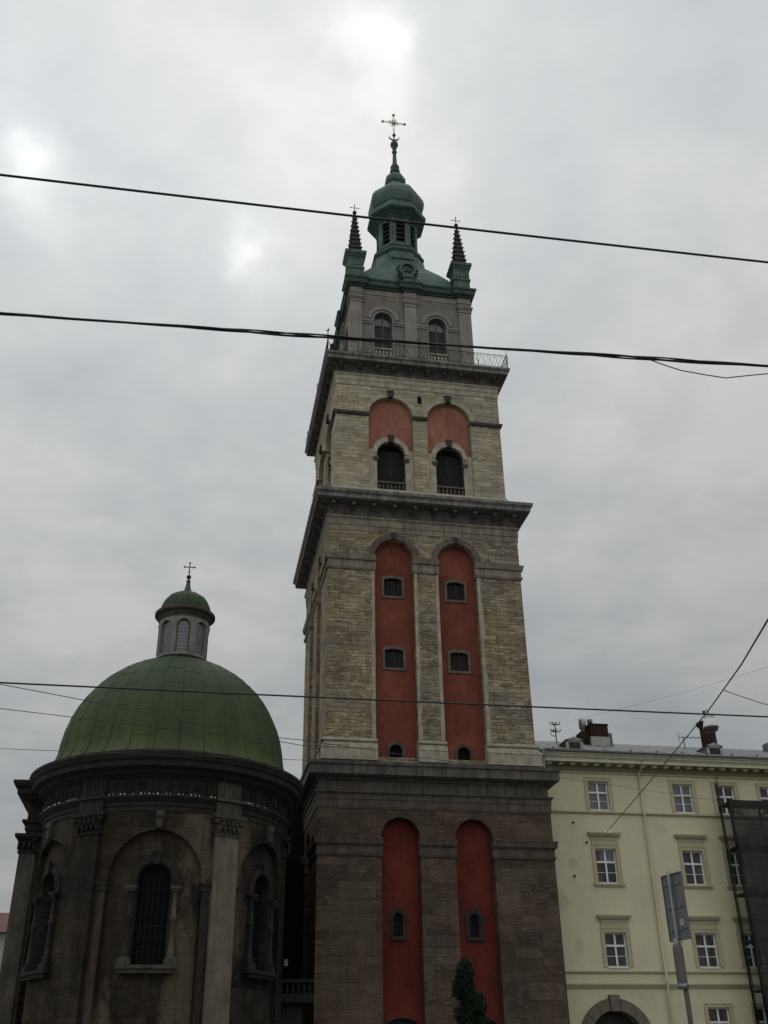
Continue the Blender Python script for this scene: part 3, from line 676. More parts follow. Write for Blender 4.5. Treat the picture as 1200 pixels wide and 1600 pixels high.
for k in SHOWN:
    T = FT(k, h4)
    for j, c in enumerate(w4c):
        wo = MB().plate([band(c, 0.56, 0.09, 41.93, 39.26)], -0.02, 0.03, T).build('window', STONE4P, tw)
        MB().plate([band(c, 0.74, 0.24, 41.93)], -0.02, 0.07, T).build('archivolt', STONE4P, wo)
        L0 = (-3.05 if j == 0 else 0.33); R0 = (-0.43 if j == 0 else 2.99)
        for a, b in ((L0, c-0.60), (c+0.60, R0)):
            m = MB(); m.plate([rect(a, b, 41.66, 41.80)], -0.05, 0.10, T); m.plate([rect(a, b, 41.52, 41.66)], -0.05, 0.06, T)
            m.build('impost', STONE4P, wo)
        MB().plate([arch(c, 0.555, 39.27, 41.93)], -0.38, -0.30, T).build('pane', GLASSN, wo)
        m = MB(); m.plate([rect(c-0.03, c+0.03, 39.3, 42.45)], -0.29, -0.22, T); m.plate([rect(c-0.55, c+0.55, 41.55, 41.65)], -0.29, -0.215, T)
        z = 39.9
        while z < 41.5:
            m.plate([rect(c-0.50, c-0.04, z, z+0.035)], -0.29, -0.25, T); m.plate([rect(c+0.04, c+0.50, z, z+0.035)], -0.29, -0.25, T); z += 0.085
        m.plate([rect(c-0.555, c-0.49, 39.3, 41.9)], -0.29, -0.21, T); m.plate([rect(c+0.49, c+0.555, 39.3, 41.9)], -0.29, -0.21, T)
        m.build('shutter', SHUTG, wo)
        m = MB(); m.plate([rect(c-0.555, c+0.555, 39.62, 39.72)], -0.12, 0.06, T); m.plate([rect(c-0.70, c+0.70, 39.12, 39.24)], -0.05, 0.08, T)
        for i in range(5):
            p = T(c-0.44+i*0.22, 0, -0.02)
            m.lathe([(0.055, 39.24), (0.055, 39.28), (0.032, 39.31), (0.075, 39.42), (0.05, 39.50), (0.028, 39.56), (0.05, 39.62)], p[0], p[1], 8)
        m.build('balustrade', STONE3T, wo)

# -- copper roof: square bell, octagonal lantern, onion, finial
def sq_round(h, c): return [(-h+c, -h), (h-c, -h), (h, -h+c), (h, h-c), (h-c, h), (-h+c, h), (-h, h-c), (-h, -h+c)]
m = MB(); prof = [(3.42, 44.88, 0.05), (3.38, 45.10, 0.05), (3.18, 45.7, 0.1), (2.88, 46.4, 0.2), (2.54, 47.05, 0.3), (2.18, 47.65, 0.4), (1.88, 48.15, 0.5), (1.66, 48.65, 0.55), (1.60, 49.3, 0.6)]
vs = []; 
for h, z, c in prof: vs += [(x, y, z) for x, y in sq_round(h, c)]
fs = [(k*8+i, k*8+(i+1) % 8, (k+1)*8+(i+1) % 8, (k+1)*8+i) for k in range(len(prof)-1) for i in range(8)]
m.add(vs, fs+[tuple(range(8))[::-1], tuple(range((len(prof)-1)*8, len(prof)*8))])
m.build('bell_roof', COPPER, tw)
def octo(a): return [(a*math.cos(t)/math.cos(PI/8), a*math.sin(t)/math.cos(PI/8)) for t in [PI/8+i*PI/4-PI for i in range(8)]]
OC = octo(1.0)
MB().loft(OC, [(0.70, 49.0), (0.70, 49.40), (0.62, 49.45), (0.56, 49.75), (0.64, 49.85), (0.70, 49.92), (0.70, 50.05), (0.52, 50.10), (0.46, 50.30), (0.52, 50.36), (0.54, 50.44), (0.40, 50.50), (0.36, 50.62), (0.2, 50.66)]).build('lantern_base', COPPER, tw)
lb = MB().loft(octo(1.02), [(0, 50.6), (0, 53.6)]).build('lantern_core', SHUT, tw)
for i in range(8):
    t = i*PI/4; mt = Matrix.Rotation(t, 4, 'Z')
    m = MB()
    for s_ in (-1, 1): m.box(s_*0.42-0.115, s_*0.42+0.115, -1.32, -1.12, 50.66, 53.0, mt); m.box(s_*0.42-0.14, s_*0.42+0.14, -1.35, -1.12, 52.55, 52.66, mt)
    m.box(-0.55, 0.55, -1.30, -1.05, 52.85, 53.25, mt); m.box(-0.55, 0.55, -1.30, -1.05, 50.655, 50.85, mt)
    po = m.build('lantern_pier', COPPER, tw)
    m = MB()
    for j in range(5): m.hexa([(-0.31, -1.20, 50.95+j*0.40), (0.31, -1.20, 50.95+j*0.40), (0.31, -1.05, 51.07+j*0.40), (-0.31, -1.05, 51.07+j*0.40), (-0.31, -1.20, 50.98+j*0.40), (0.31, -1.20, 50.98+j*0.40), (0.31, -1.05, 51.10+j*0.40), (-0.31, -1.05, 51.10+j*0.40)], mt)
    m.build('louvre', SHUTG, po)
MB().loft(OC, [(0.1, 53.02), (0.34, 53.03), (0.34, 53.10), (0.40, 53.12), (0.40, 53.20), (0.50, 53.26), (0.50, 53.34), (0.60, 53.36), (0.62, 53.44), (0.84, 53.54), (0.86, 53.58), (0.92, 53.62), (0.92, 53.86), (0.84, 53.92), (0.72, 54.16), (0.74, 54.30), (0.6, 54.34)]).build('lantern_eaves', COPPER, tw)
MB().loft(OC, [(0.55, 54.30), (0.72, 54.45), (0.82, 54.85), (0.86, 55.20), (0.80, 55.60), (0.62, 56.00), (0.30, 56.42), (-0.05, 56.78), (-0.25, 57.05), (-0.38, 57.30), (-0.42, 57.50)]).build('onion_dome', COPPER, tw)
MB().loft(OC, [(-0.44, 57.45), (-0.36, 57.50), (-0.30, 57.66), (-0.30, 57.98), (-0.42, 58.28), (-0.62, 58.48), (-0.72, 58.62)]).build('small_bulb', COPPER, tw)
MB().lathe([(0.28, 58.5), (0.24, 58.66), (0.30, 58.76), (0.37, 58.86), (0.36, 58.98), (0.28, 59.05), (0.25, 59.12), (0.30, 59.2), (0.33, 59.36), (0.28, 59.50), (0.21, 59.66),
            (0.165, 59.8), (0.16, 60.0), (0.14, 60.5), (0.13, 60.9), (0.20, 60.98), (0.13, 61.06), (0.11, 61.2), (0.16, 61.28), (0.14, 61.4), (0.27, 61.62), (0.29, 61.78), (0.25, 61.95), (0.12, 62.1), (0.06, 62.16)], n=16).build('spire', COPPERD, tw)
m = MB(); cr = [(0.38*math.sin(t)*1.0, 0, 62.62-0.36*math.cos(t)) for t in [R(-105)+R(210)*i/14 for i in range(15)]]
m.tube(cr, [0.012+0.055*math.sin(PI*i/14) for i in range(15)], 6); m.tube([(0, 0, 62.1), (0, 0, 62.75)], 0.05, 6); m.ball((0, 0, 62.80), 0.13)
cx_ = m.build('crescent', COPPERD, tw)
m = MB()
for s_ in (-0.05, 0.05): m.tube([(s_, 0, 62.9), (s_, 0, 64.95)], 0.022, 6); m.tube([(-0.72, 0, 64.15+s_), (0.72, 0, 64.15+s_)], 0.022, 6)
for c in ((0, 0, 65.0),): m.ball(c, 0.12, sz=0.8)
for s_ in (-1, 1):
    m.add([], []); m.ball((s_*0.83, 0, 64.15), 0.115, sz=0.8)
m.ball((0, 0, 64.15), 0.17)
for i in range(8):
    t = i*PI/4+PI/8; rr = 0.34 if i % 2 else 0.28
    m.tube([(0, 0, 64.15), (rr*math.cos(t), 0, 64.15+rr*math.sin(t))], [0.06, 0.02], 5); m.ball((rr*math.cos(t), 0, 64.15+rr*math.sin(t)), 0.06, n=8)
m.build('top_cross', PALEM, tw)
# corner pinnacles
for sx, sy in ((-1, -1), (1, -1), (1, 1), (-1, 1)):
    X, Y = (sx*3.38-0.08, sy*3.38) if sy < 0 else (sx*2.75+0.1, sy*2.6)
    pz = MB().loft([(X+a, Y+b) for a, b in sq(0.5)], [(0.0, 44.80), (0.0, 45.55), (0.06, 45.62), (0.06, 45.72), (0.0, 45.76), (0.0, 46.55), (0.06, 46.60), (0.08, 46.70), (0.16, 46.78), (0.18, 46.98), (-0.02, 47.06)]).build('corner_pinnacle', COPPER, tw)
    m = MB()
    for k in range(4):
        mt = Matrix.Translation((X, Y, 0)) @ Matrix.Rotation(k*PI/2, 4, 'Z')
        m.box(-0.33, -0.28, -0.53, -0.49, 45.9, 46.45, mt); m.box(0.28, 0.33, -0.53, -0.49, 45.9, 46.45, mt)
        m.box(-0.28, 0.28, -0.53, -0.49, 46.40, 46.45, mt); m.box(-0.28, 0.28, -0.53, -0.49, 45.9, 45.95, mt)
    m.build('panel_frame', COPPER, pz)
    m = MB(); nlev = 9
    for i in range(nlev):
        z = 47.04+i*0.385; a = 0.36*(1-i/9.6)+0.03; b = 0.36*(1-(i+1)/9.6)+0.02
        m.loft([(X+p, Y+q) for p, q in sq(1e-3)], [(a-0.05, z), (a+0.055, z+0.02), (a+0.04, z+0.08), (b+0.01, z+0.40)])
        for q in range(4):     # upturned crockets on the four arrises
            c_, s2 = math.cos(q*PI/2+PI/4), math.sin(q*PI/2+PI/4); rr = a*1.38
            m.tube([(X+c_*rr, Y+s2*rr, z+0.02), (X+c_*(rr+0.11), Y+s2*(rr+0.11), z+0.04), (X+c_*(rr+0.13), Y+s2*(rr+0.13), z+0.12)], [0.05, 0.04, 0.015], 5)
    m.build('scaled_spirelet', SPIREL, pz)
    m = MB(); m.tube([(X, Y, 50.45), (X, Y, 51.52)], 0.025, 6); m.ball((X, Y, 50.82), 0.14)
    m.tube([(X-0.26, Y, 51.26), (X+0.26, Y, 51.26)], 0.02, 6)
    for p in ((X-0.27, Y, 51.26), (X+0.27, Y, 51.26), (X, Y, 51.54)): m.ball(p, 0.04, n=8)
    m.build('pinnacle_cross', IRON, pz)
# round cartouche on each slope
for k in (0, 1):
    T = FT(k, 0.0); mt = side(k)
    m = MB(); m.plate([rect(-0.40, 0.22, 44.86, 45.62)], 3.0, 3.62, T); m.plate([rect(-0.46, 0.28, 45.56, 45.72)], 3.0, 3.68, T)
    m.plate([[(-0.09+0.52*math.cos(t), 46.33+0.58*math.sin(t)) for t in [2*PI*i/28 for i in range(28)]]], 2.9, 3.42, T)
    ring = [[(-0.09+0.54*math.cos(t), 46.33+0.60*math.sin(t)) for t in [2*PI*i/28 for i in range(28)]], [(-0.09+0.38*math.cos(t), 46.33+0.44*math.sin(t)) for t in [2*PI*i/28 for i in range(28)]]]
    m.plate(ring, 3.40, 3.56, T)
    for s_ in (-1, 1):
        for i in range(6):
            t = R(-50)+R(20)*i; m.ball(T(-0.09+s_*(0.60+0.05*(i % 2))*math.cos(t), 46.36+0.66*math.sin(t), 3.35), 0.11, n=8)
    for p, q in ((0, 0.05), (0.12, -0.06), (-0.12, -0.04), (0, 0.2)): m.ball(T(-0.09+p, 46.33+q, 3.44), 0.10, n=8)
    m.build('cartouche', COPPER, tw)

# ------------------------------------------------------------------ domed church
AX, AY = -11.749, -8.352
ch = thing('domed_church', 'soot-black church with round apse and large green ribbed dome under a windowed lantern', 'church', (AX, AY, 0))
Rw = 4.62; A = R
bays = [-61, -1.5, 57, 117, 178.5, -120]; pils = [-33, 29, 87, 148, -151, -91]
def S(th, Rr=Rw): return R(th)*Rr
circ = 2*PI*Rw
# outer skin with blind arches (one turn, cut open at the back)
loops = [rect(-circ/2, circ/2, 0, 10.25)]
for b_ in bays:
    if abs(b_) < 170: loops.append(arch(S(b_), 1.66, 0.6, 7.86, 1.70, 20))
MB().cplate(loops, -0.22, 0.0, Rw).build('drum_wall', CHW, ch)
loops = [rect(-circ/2, circ/2, 0, 10.25)]+[arch(S(b_), 0.60, 5.16, 7.84, 0.6) for b_ in bays if abs(b_) < 170]
MB().cplate(loops, -0.55, -0.222, Rw).build('blind_arch_wall', CHW, ch)
MB().lathe([(3.9, 0.1), (3.9, 12.0)], n=64).build('inner_core', GLASSB, ch)
for i, b_ in enumerate(bays[:3]):
    c = S(b_)
    m = MB().cplate([band(c, 0.61, 0.24, 7.84, 5.18, 0.61)], -0.223, -0.13, Rw)
    m.cplate([band(c, 0.64, 0.07, 7.84, None, 0.64)], -0.14, -0.09, Rw)
    wo = m.build('window', CHT, ch)
    for s_ in (-1, 1):
        m = MB(); th = R(b_)+s_*0.76/Rw; x, y = (Rw-0.09)*math.sin(th), -(Rw-0.09)*math.cos(th)
        m.lathe([(0.13, 5.42), (0.13, 5.48), (0.10, 5.52), (0.085, 6.55), (0.12, 6.60), (0.12, 6.72), (0.085, 6.76), (0.078, 7.48), (0.12, 7.52), (0.12, 7.58)], x, y, 12)
        m.ball((x, y, 6.66), 0.13, n=10); m.ball((x, y, 5.52), 0.14, n=10)
        m.build('window_column', CHM if i == 1 and s_ > 0 else CHT, wo)
    for s_ in (-1, 1):
        m = MB(); m.cplate([rect(c+s_*0.76-0.19, c+s_*0.76+0.19, 7.60, 7.68)], -0.2, 0.07, Rw); m.cplate([rect(c+s_*0.76-0.15, c+s_*0.76+0.15, 7.52, 7.60)], -0.2, 0.03, Rw)
        m.build('column_capital', CHM if i == 1 else CHT, wo); m = MB()
        m.cplate([rect(c+s_*0.76-0.20, c+s_*0.76+0.20, 5.18, 5.36)], -0.2, 0.08, Rw); m.cplate([rect(c+s_*0.76-0.16, c+s_*0.76+0.16, 5.36, 5.43)], -0.2, 0.04, Rw)
        m.build('column_base', CHM if i == 1 else CHT, wo)
    m = MB(); m.cplate([rect(c-1.0, c+1.0, 5.06, 5.17)], -0.222, 0.14, Rw); m.cplate([rect(c-0.92, c+0.92, 4.93, 5.06)], -0.222, 0.06, Rw)
    m.build('sill', CHM if i == 1 else CHT, wo)
    m = MB(); m.cplate([[(c-0.10, 8.40), (c+0.10, 8.40), (c+0.15, 8.72), (c-0.15, 8.72)]], -0.21, -0.02, Rw)
    for p, q in ((-0.12, 8.78), (0, 8.84), (0.12, 8.78), (0, 8.7)):
        th = R(b_)+p/Rw; m.ball(((Rw-0.05)*math.sin(th), -(Rw-0.05)*math.cos(th), q), 0.075, n=8)
    m.build('keystone', CHT, wo)
    MB().cplate([arch(c, 0.60, 5.17, 7.84, 0.6)], -0.54, -0.48, Rw).build('pane', GLASSB, wo)
    m = MB()
    for q in (-0.4, -0.2, 0, 0.2, 0.4): m.cplate([rect(c+q-0.012, c+q+0.012, 5.2, 8.2)], -0.40, -0.385, Rw)
    for z in (5.6, 6.0, 6.4, 6.8, 7.2, 7.6, 8.0): m.cplate([rect(c-0.56, c+0.56, z, z+0.02)], -0.385, -0.37, Rw)
    m.build('grille', BLACKM, wo)
    # blind arch impost and jamb strips
    for s_ in (-1, 1):
        m = MB(); a = c+s_*1.79
        m.cplate([rect(a-0.13, a+0.13, 0.62, 7.52)], -0.2, 0.035, Rw); m.build('jamb_strip', CHRED if s_ < 0 else CHT, ch)
        m = MB(); m.cplate([rect(a-0.19, a+0.19, 7.74, 7.82)], -0.3, 0.10, Rw); m.cplate([rect(a-0.16, a+0.16, 7.54, 7.74)], -0.3, 0.06, Rw); m.build('impost', CHT, ch)
    # arch key below the architrave
    m = MB(); m.cplate([[(c-0.09, 9.60), (c+0.09, 9.60), (c+0.15, 10.2), (c-0.15, 10.2)]], -0.2, 0.16, Rw)
    th = R(b_); m.ball(((Rw+0.12)*math.sin(th), -(Rw+0.12)*math.cos(th), 10.02), 0.13, n=8); m.build('arch_keystone', CHM, ch)
for p_ in pils:
    c = S(p_); mt_ = CHL if p_ == 29 else CHW
    m = MB(); m.cplate([rect(c-0.46, c+0.46, 0.5, 9.45)], -0.1, 0.16, Rw)
    m.cplate([rect(c-0.52, c+0.52, 0.0, 0.9)], -0.1, 0.24, Rw)
    po = m.build('pilaster', mt_, ch)
    if p_ == 29: po['label'] = 'pale rain-washed pilaster beside the middle window'
    m = MB(); m.cplate([rect(c-0.50, c+0.50, 9.45, 9.53)], -0.1, 0.21, Rw); m.cplate([rect(c-0.44, c+0.44, 9.53, 10.05)], -0.1, 0.18, Rw)
    m.cplate([rect(c-0.64, c+0.64, 10.05, 10.18)], -0.1, 0.34, Rw); m.cplate([rect(c-0.57, c+0.57, 9.97, 10.05)], -0.1, 0.28, Rw)
    for row, z in ((0, 9.62), (1, 9.80)):
        for j in range(5-row):
            th = (c+(-0.36+0.18*j+0.09*row))/Rw; rr = Rw+0.21+0.03*row
            m.tube([(rr*math.sin(th), -rr*math.cos(th), z-0.08), ((rr+0.02)*math.sin(th), -(rr+0.02)*math.cos(th), z+0.06), ((rr+0.10)*math.sin(th), -(rr+0.10)*math.cos(th), z+0.11)], [0.07, 0.06, 0.04], 6)
    for s_ in (-1, 1):
        th = (c+s_*0.50)/Rw; m.ball(((Rw+0.24)*math.sin(th), -(Rw+0.24)*math.cos(th), 9.93), 0.10, n=8)
    m.build('capital', CHM if p_ == 29 else CHT, po)
# entablature
pr = [(4.2, 10.2), (4.66, 10.202), (4.66, 10.36), (4.70, 10.38), (4.70, 10.52), (4.74, 10.54), (4.82, 10.64), (4.86, 10.66), (4.86, 10.74), (4.70, 10.76)]
MB().lathe(pr, n=120, smooth=False).build('architrave', CHT, ch)
MB().lathe([(4.2, 10.755), (4.68, 10.76), (4.68, 11.36), (4.2, 11.37)], n=120, smooth=False).build('frieze', CHT, ch)
pr = [(4.1, 11.34), (4.74, 11.36), (4.80, 11.42), (4.92, 11.48), (5.02, 11.60), (5.16, 11.64), (5.24, 11.68), (5.26, 11.86), (5.34, 11.92), (5.38, 12.02), (5.42, 12.06), (5.42, 12.17), (5.30, 12.22), (4.5, 12.34)]
MB().lathe(pr, n=120, smooth=False).build('cornice', CHT, ch)
m = MB(); random.seed(11)      # carved frieze: grooved blocks and rosettes
for i in range(60):
    th = R(-90+i*3.0); 
    if i % 4 in (0, 1):
        for q in (-0.05, 0.05): m.cplate([rect(th*Rw+q-0.022, th*Rw+q+0.022, 10.86, 11.30)], 0.0, 0.115, Rw, step=0.5)
    elif i % 4 == 2:
        rr = Rw+0.08; t2_ = th+R(1.5)
        for q in range(6):
            a_ = q*PI/3; m.ball((rr*math.sin(t2_+0.025*math.cos(a_)), -rr*math.cos(t2_+0.025*math.cos(a_)), 11.08+0.11*math.sin(a_)), 0.06, n=6)
        m.ball((rr*math.sin(t2_), -rr*math.cos(t2_), 11.08), 0.06, n=6)
m.build('frieze_carving', CHT, ch)
for p_ in pils[:3]:
    c = S(p_); m = MB()
    m.cplate([rect(c-0.50, c+0.50, 10.19, 10.66)], -0.02, 0.19, Rw); m.cplate([rect(c-0.53, c+0.53, 10.66, 10.76)], -0.02, 0.28, Rw)
    m.cplate([rect(c-0.48, c+0.48, 10.76, 11.36)], -0.02, 0.13, Rw)
    for q in (-0.33, -0.17, 0.0, 0.17, 0.33): m.cplate([rect(c+q-0.04, c+q+0.04, 10.84, 11.30)], 0.12, 0.16, Rw)
    m.build('entablature_block', CHM if p_ == 29 else CHT, ch)
m = MB()
for i in range(70):
    th = R(-68+i*1.75); rr = 4.845
    if random.random() < 0.65: m.ball((rr*math.sin(th), -rr*math.cos(th), 10.75), random.uniform(0.018, 0.035), n=6)
m.build('bird_droppings', PORC, ch)
# dome
Rd = 4.51; zc = 12.92
pr = [(4.98, 12.30), (4.80, 12.42), (4.68, 12.58), (4.59, 12.80), (4.535, 13.0)]+[(Rd*math.cos(t), zc+1.02*Rd*math.sin(t)) for t in [R(4)+R(74)*i/22 for i in range(23)]]
do = MB().lathe(pr, n=96, cap=True).build('dome', DOMEG, ch)
m = MB()
for j in range(32):
    th = 2*PI*(j+0.35)/32
    m.tube([((r_+0.004)*math.sin(th), -(r_+0.004)*math.cos(th), z) for r_, z in pr[::2]+[pr[-1]]], 0.017, 4)
for lv, off in ((4, 0.0), (8, 0.5), (12, 0.0), (16, 0.5)):
    for j in range(32):
        if (j*7+lv) % 3 == 0: continue
        ts = [2*PI*(j+0.35+q/4)/32 for q in range(5)]; r_, z = pr[lv+(j % 2)]
        m.tube([((r_+0.002)*math.sin(t), -(r_+0.002)*math.cos(t), z) for t in ts], 0.009, 4)
m.build('standing_seams', DOMEG, do)
MB().lathe([(4.90, 12.25), (5.02, 12.27), (5.03, 12.31), (4.92, 12.36)], n=96, smooth=False).build('dome_flashing', CHT, ch)
# lantern
lo_ = MB().lathe([(1.16, 17.25), (1.16, 17.50), (1.10, 17.55), (1.0, 17.56)], n=48, smooth=False).build('lantern_base', CHT, ch)
lcirc = 2*PI*1.08
MB().cplate([rect(-lcirc/2, lcirc/2, 17.5, 19.38)]+[arch(R(q)*1.08, 0.30, 17.68, 18.86) for q in (-135, -90, -45, 0, 45, 90, 135)], -0.12, 0.0, 1.08, step=0.1).build('lantern_wall', LANT, ch)
for q in (-135, -90, -45, 0, 45, 90, 135):
    wo = MB().cplate([band(R(q)*1.08, 0.30, 0.045, 18.86, 17.68)], -0.02, 0.035, 1.08, step=0.1).build('lantern_window', LANT, ch)
    MB().cplate([arch(R(q)*1.08, 0.298, 17.69, 18.86)], -0.115, -0.09, 1.08, step=0.1).build('pane', GLASSN, wo)
    m = MB()
    for u in (-0.17, -0.085, 0, 0.085, 0.17): m.cplate([rect(R(q)*1.08+u-0.008, R(q)*1.08+u+0.008, 17.7, 18.86+0.2)], -0.09, -0.07, 1.08, step=0.3)
    for z in [17.85+0.16*i for i in range(8)]: m.cplate([rect(R(q)*1.08-0.26, R(q)*1.08+0.26, z, z+0.014)], -0.07, -0.06, 1.08, step=0.3)
    m.build('glazing_bars', GALV, wo)
MB().lathe([(0.8, 19.30), (1.11, 19.32), (1.11, 19.40), (1.15, 19.43), (1.17, 19.52), (1.26, 19.57), (1.31, 19.62), (1.31, 19.72), (1.24, 19.78), (1.10, 19.84)], n=48, smooth=False).build('lantern_cornice', CHM, ch)
pr2 = [(1.12, 19.86), (1.10, 19.95), (1.06, 20.10), (0.96, 20.34), (0.80, 20.55), (0.58, 20.70), (0.34, 20.80), (0.24, 20.85), (0.22, 20.90)]
co = MB().lathe(pr2, n=48).build('lantern_dome', MATS['painted_green_tin'], ch)
m = MB()
for j in range(12): 
    th = 2*PI*(j+0.2)/12; m.tube([((r_+0.003)*math.sin(th), -(r_+0.003)*math.cos(th), z) for r_, z in pr2[:-1]], 0.010, 4)
m.build('standing_seams', MATS['painted_green_tin'], co)
MB().lathe([(0.25, 20.84), (0.25, 20.89), (0.17, 20.93), (0.12, 21.15), (0.075, 21.36), (0.10, 21.40), (0.10, 21.44), (0.05, 21.50), (0.05, 21.56)], n=16).build('finial', COPPERD, ch)
m = MB(); m.ball((0, 0, 21.64), 0.105); m.tube([(0, 0, 21.7), (0, 0, 22.32)], 0.022, 6); m.tube([(-0.20, 0, 22.14), (0.20, 0, 22.14)], 0.022, 6)
for p in ((-0.22, 0, 22.14), (0.22, 0, 22.14), (0, 0, 22.35), (0, 0, 21.90)): m.ball(p, 0.045, n=8)
m.build('lantern_cross', IRON, ch)
# nave block behind the apse
X0, X1, Y0, Y1 = -17.0-AX, -7.25-AX, 0.0, 20.0
m = MB(); m.box(X0, X1, Y0, Y1, 0.0, 12.0); m.build('nave_wall', CHF, ch)
nv = [(X0, Y0), (X1, Y0), (X1, Y1), (X0, Y1)]
pc = MB().loft(nv, [(0.0, 10.2), (0.05, 10.202), (0.05, 10.36), (0.10, 10.38), (0.10, 10.56), (0.22, 10.66), (0.22, 10.75), (0.06, 10.76), (0.06, 11.36), (0.14, 11.40), (0.30, 11.50), (0.32, 11.62), (0.52, 11.66), (0.52, 11.86), (0.64, 11.94), (0.70, 12.05), (0.70, 12.15), (0.0, 12.30), (-1.5, 12.6)]).build('nave_cornice', CHT, ch)
pc['label'] = 'grey-edged cornice of the nave block'
for px_, py_ in ((X0, Y0), (X0, Y0+6)):
    m = MB(); m.box(px_-0.16, px_+0.62, py_-(0.16 if py_ == Y0 else 0.0), py_+0.62, 0.0, 9.50); po = m.build('pilaster', CHM if py_ == Y0 else CHF, ch)
    if py_ == Y0: po['label'] = 'paler pilaster on the corner of the nave'
    m = MB(); a, b = px_-0.16, py_-(0.16 if py_ == Y0 else 0.0)
    for z0, z1, e in ((9.50, 9.58, 0.06), (9.58, 10.0, 0.03), (10.0, 10.08, 0.14), (10.08, 10.19, 0.22)): m.box(a-e, px_+0.72+e, b-e, py_+0.72+e, z0, z1)
    for j in range(5):
        m.tube([(a-0.03+j*0.2, b-0.03, 9.62), (a-0.03+j*0.2, b-0.12, 9.90)], [0.07, 0.05], 6)
    m.build('capital', CHT, po)
# link between apse and tower with a little gallery; deep shade painted in
m = MB(); m.box(X1+0.002, -5.42-AX, 8.36, 12.0, 0.0, 13.5); m.build('link_wall', CHF, ch)
g0, g1 = -7.55-AX, -5.60-AX; gy = -7.1-AY
m = MB(); m.box(g0-0.05, g1, gy-0.25, 8.35, 4.42, 4.60); m.box(g0, g1, gy-0.18, gy-0.02, 4.60, 4.72); m.box(g0-0.02, g1, gy-0.2, gy+0.0, 5.12, 5.24)
m.box(g0, g0+0.18, gy-0.18, -0.01, 4.60, 5.12)
for j in range(8):
    m.lathe([(0.06, 4.72), (0.035, 4.78), (0.075, 4.88), (0.03, 5.04), (0.06, 5.12)], g0+0.25+j*0.22, gy-0.1, 8)
m.hexa([(g0-0.38, gy-0.15, 4.62), (g0-0.30, gy-0.15, 4.62), (g0-0.30, gy-0.05, 4.62), (g0-0.38, gy-0.05, 4.62),
        (g0-0.08, gy-0.15, 5.02), (g0+0.0, gy-0.15, 5.02), (g0+0.0, gy-0.05, 5.02), (g0-0.08, gy-0.05, 5.02)])
m.build('gallery', GALS, ch)
m = MB(); m.box(g0+0.5, g1-0.4, gy+0.1, 8.35, 0.0, 4.42); m.build('gallery_pier', CHT, ch)
PLATE = (-6.045, 0.003, 6.40)
nb = MB(); nb.box(-0.085, 0.085, -0.02, 0.0, 0, 0.27); nb.box(-0.085, 0.085, -0.025, -0.015, -0.01, 0.0); nb.box(-0.085, 0.085, -0.025, -0.015, 0.27, 0.28)
tag(nb.build('notice_plate', PORC, None, PLATE), 'small white notice plate on the shaded wall between church and tower', 'plate')

# ------------------------------------------------------------------ yellow building
BX, BY = 5.45, -3.0
yb = thing('residential_building', 'four-storey pale yellow building with white sash windows and grey roof, right of the tower', 'building', (BX, BY, 0))
XW = 34.0
def YT(u, z, d): return (u-BX, -d, z)
cols = [8.77, 13.21, 15.49, 17.93, 20.3, 22.7, 25.1, 27.5, 29.9, 32.3]
wins = []
for i, c in enumerate(cols):
    wins += [(c, 13.13, 14.53, 0), (c, 9.74, 11.31, 1), (c, 6.12, 7.59, 2)]
for c in cols[1:]: wins.append((c+0.08, 2.9, 4.47, 3))
loops = [rect(5.45, BX+XW, 0, 15.0)]
for c, z0, z1, r_ in wins: loops.append(rect(c-0.52, c+0.52, z0, z1))
pcx, pcz = 8.33, 3.1
loops.append(arch(pcx, 1.25, 0.15, pcz))
MB().plate(loops, -0.45, 0, YT).build('wall', PLAS, yb)
MB().box(0.004, XW, 0.452, 11.0, 0.0, 14.99).build('rear_block', PLAS, yb)
PATCH = simple('patched_plaster', (0.52, 0.49, 0.35), 0.95, 0, 0.12, 1.5, 0.1, 0.4)
random.seed(77)
for u, z, a_, b_ in ((6.35, 8.9, 0.35, 0.5), (7.1, 10.6, 0.28, 0.22), (11.6, 8.4, 0.25, 0.4), (7.0, 7.0, 0.22, 0.35), (11.8, 12.3, 0.3, 0.2), (9.9, 4.9, 0.4, 0.18)):
    MB().plate([[(u+a_*(1+random.uniform(-0.25, 0.25))*math.cos(t), z+b_*(1+random.uniform(-0.25, 0.25))*math.sin(t)) for t in [2*PI*i/14 for i in range(14)]]], 0, 0.003, YT).build('plaster_patch', PATCH, yb)
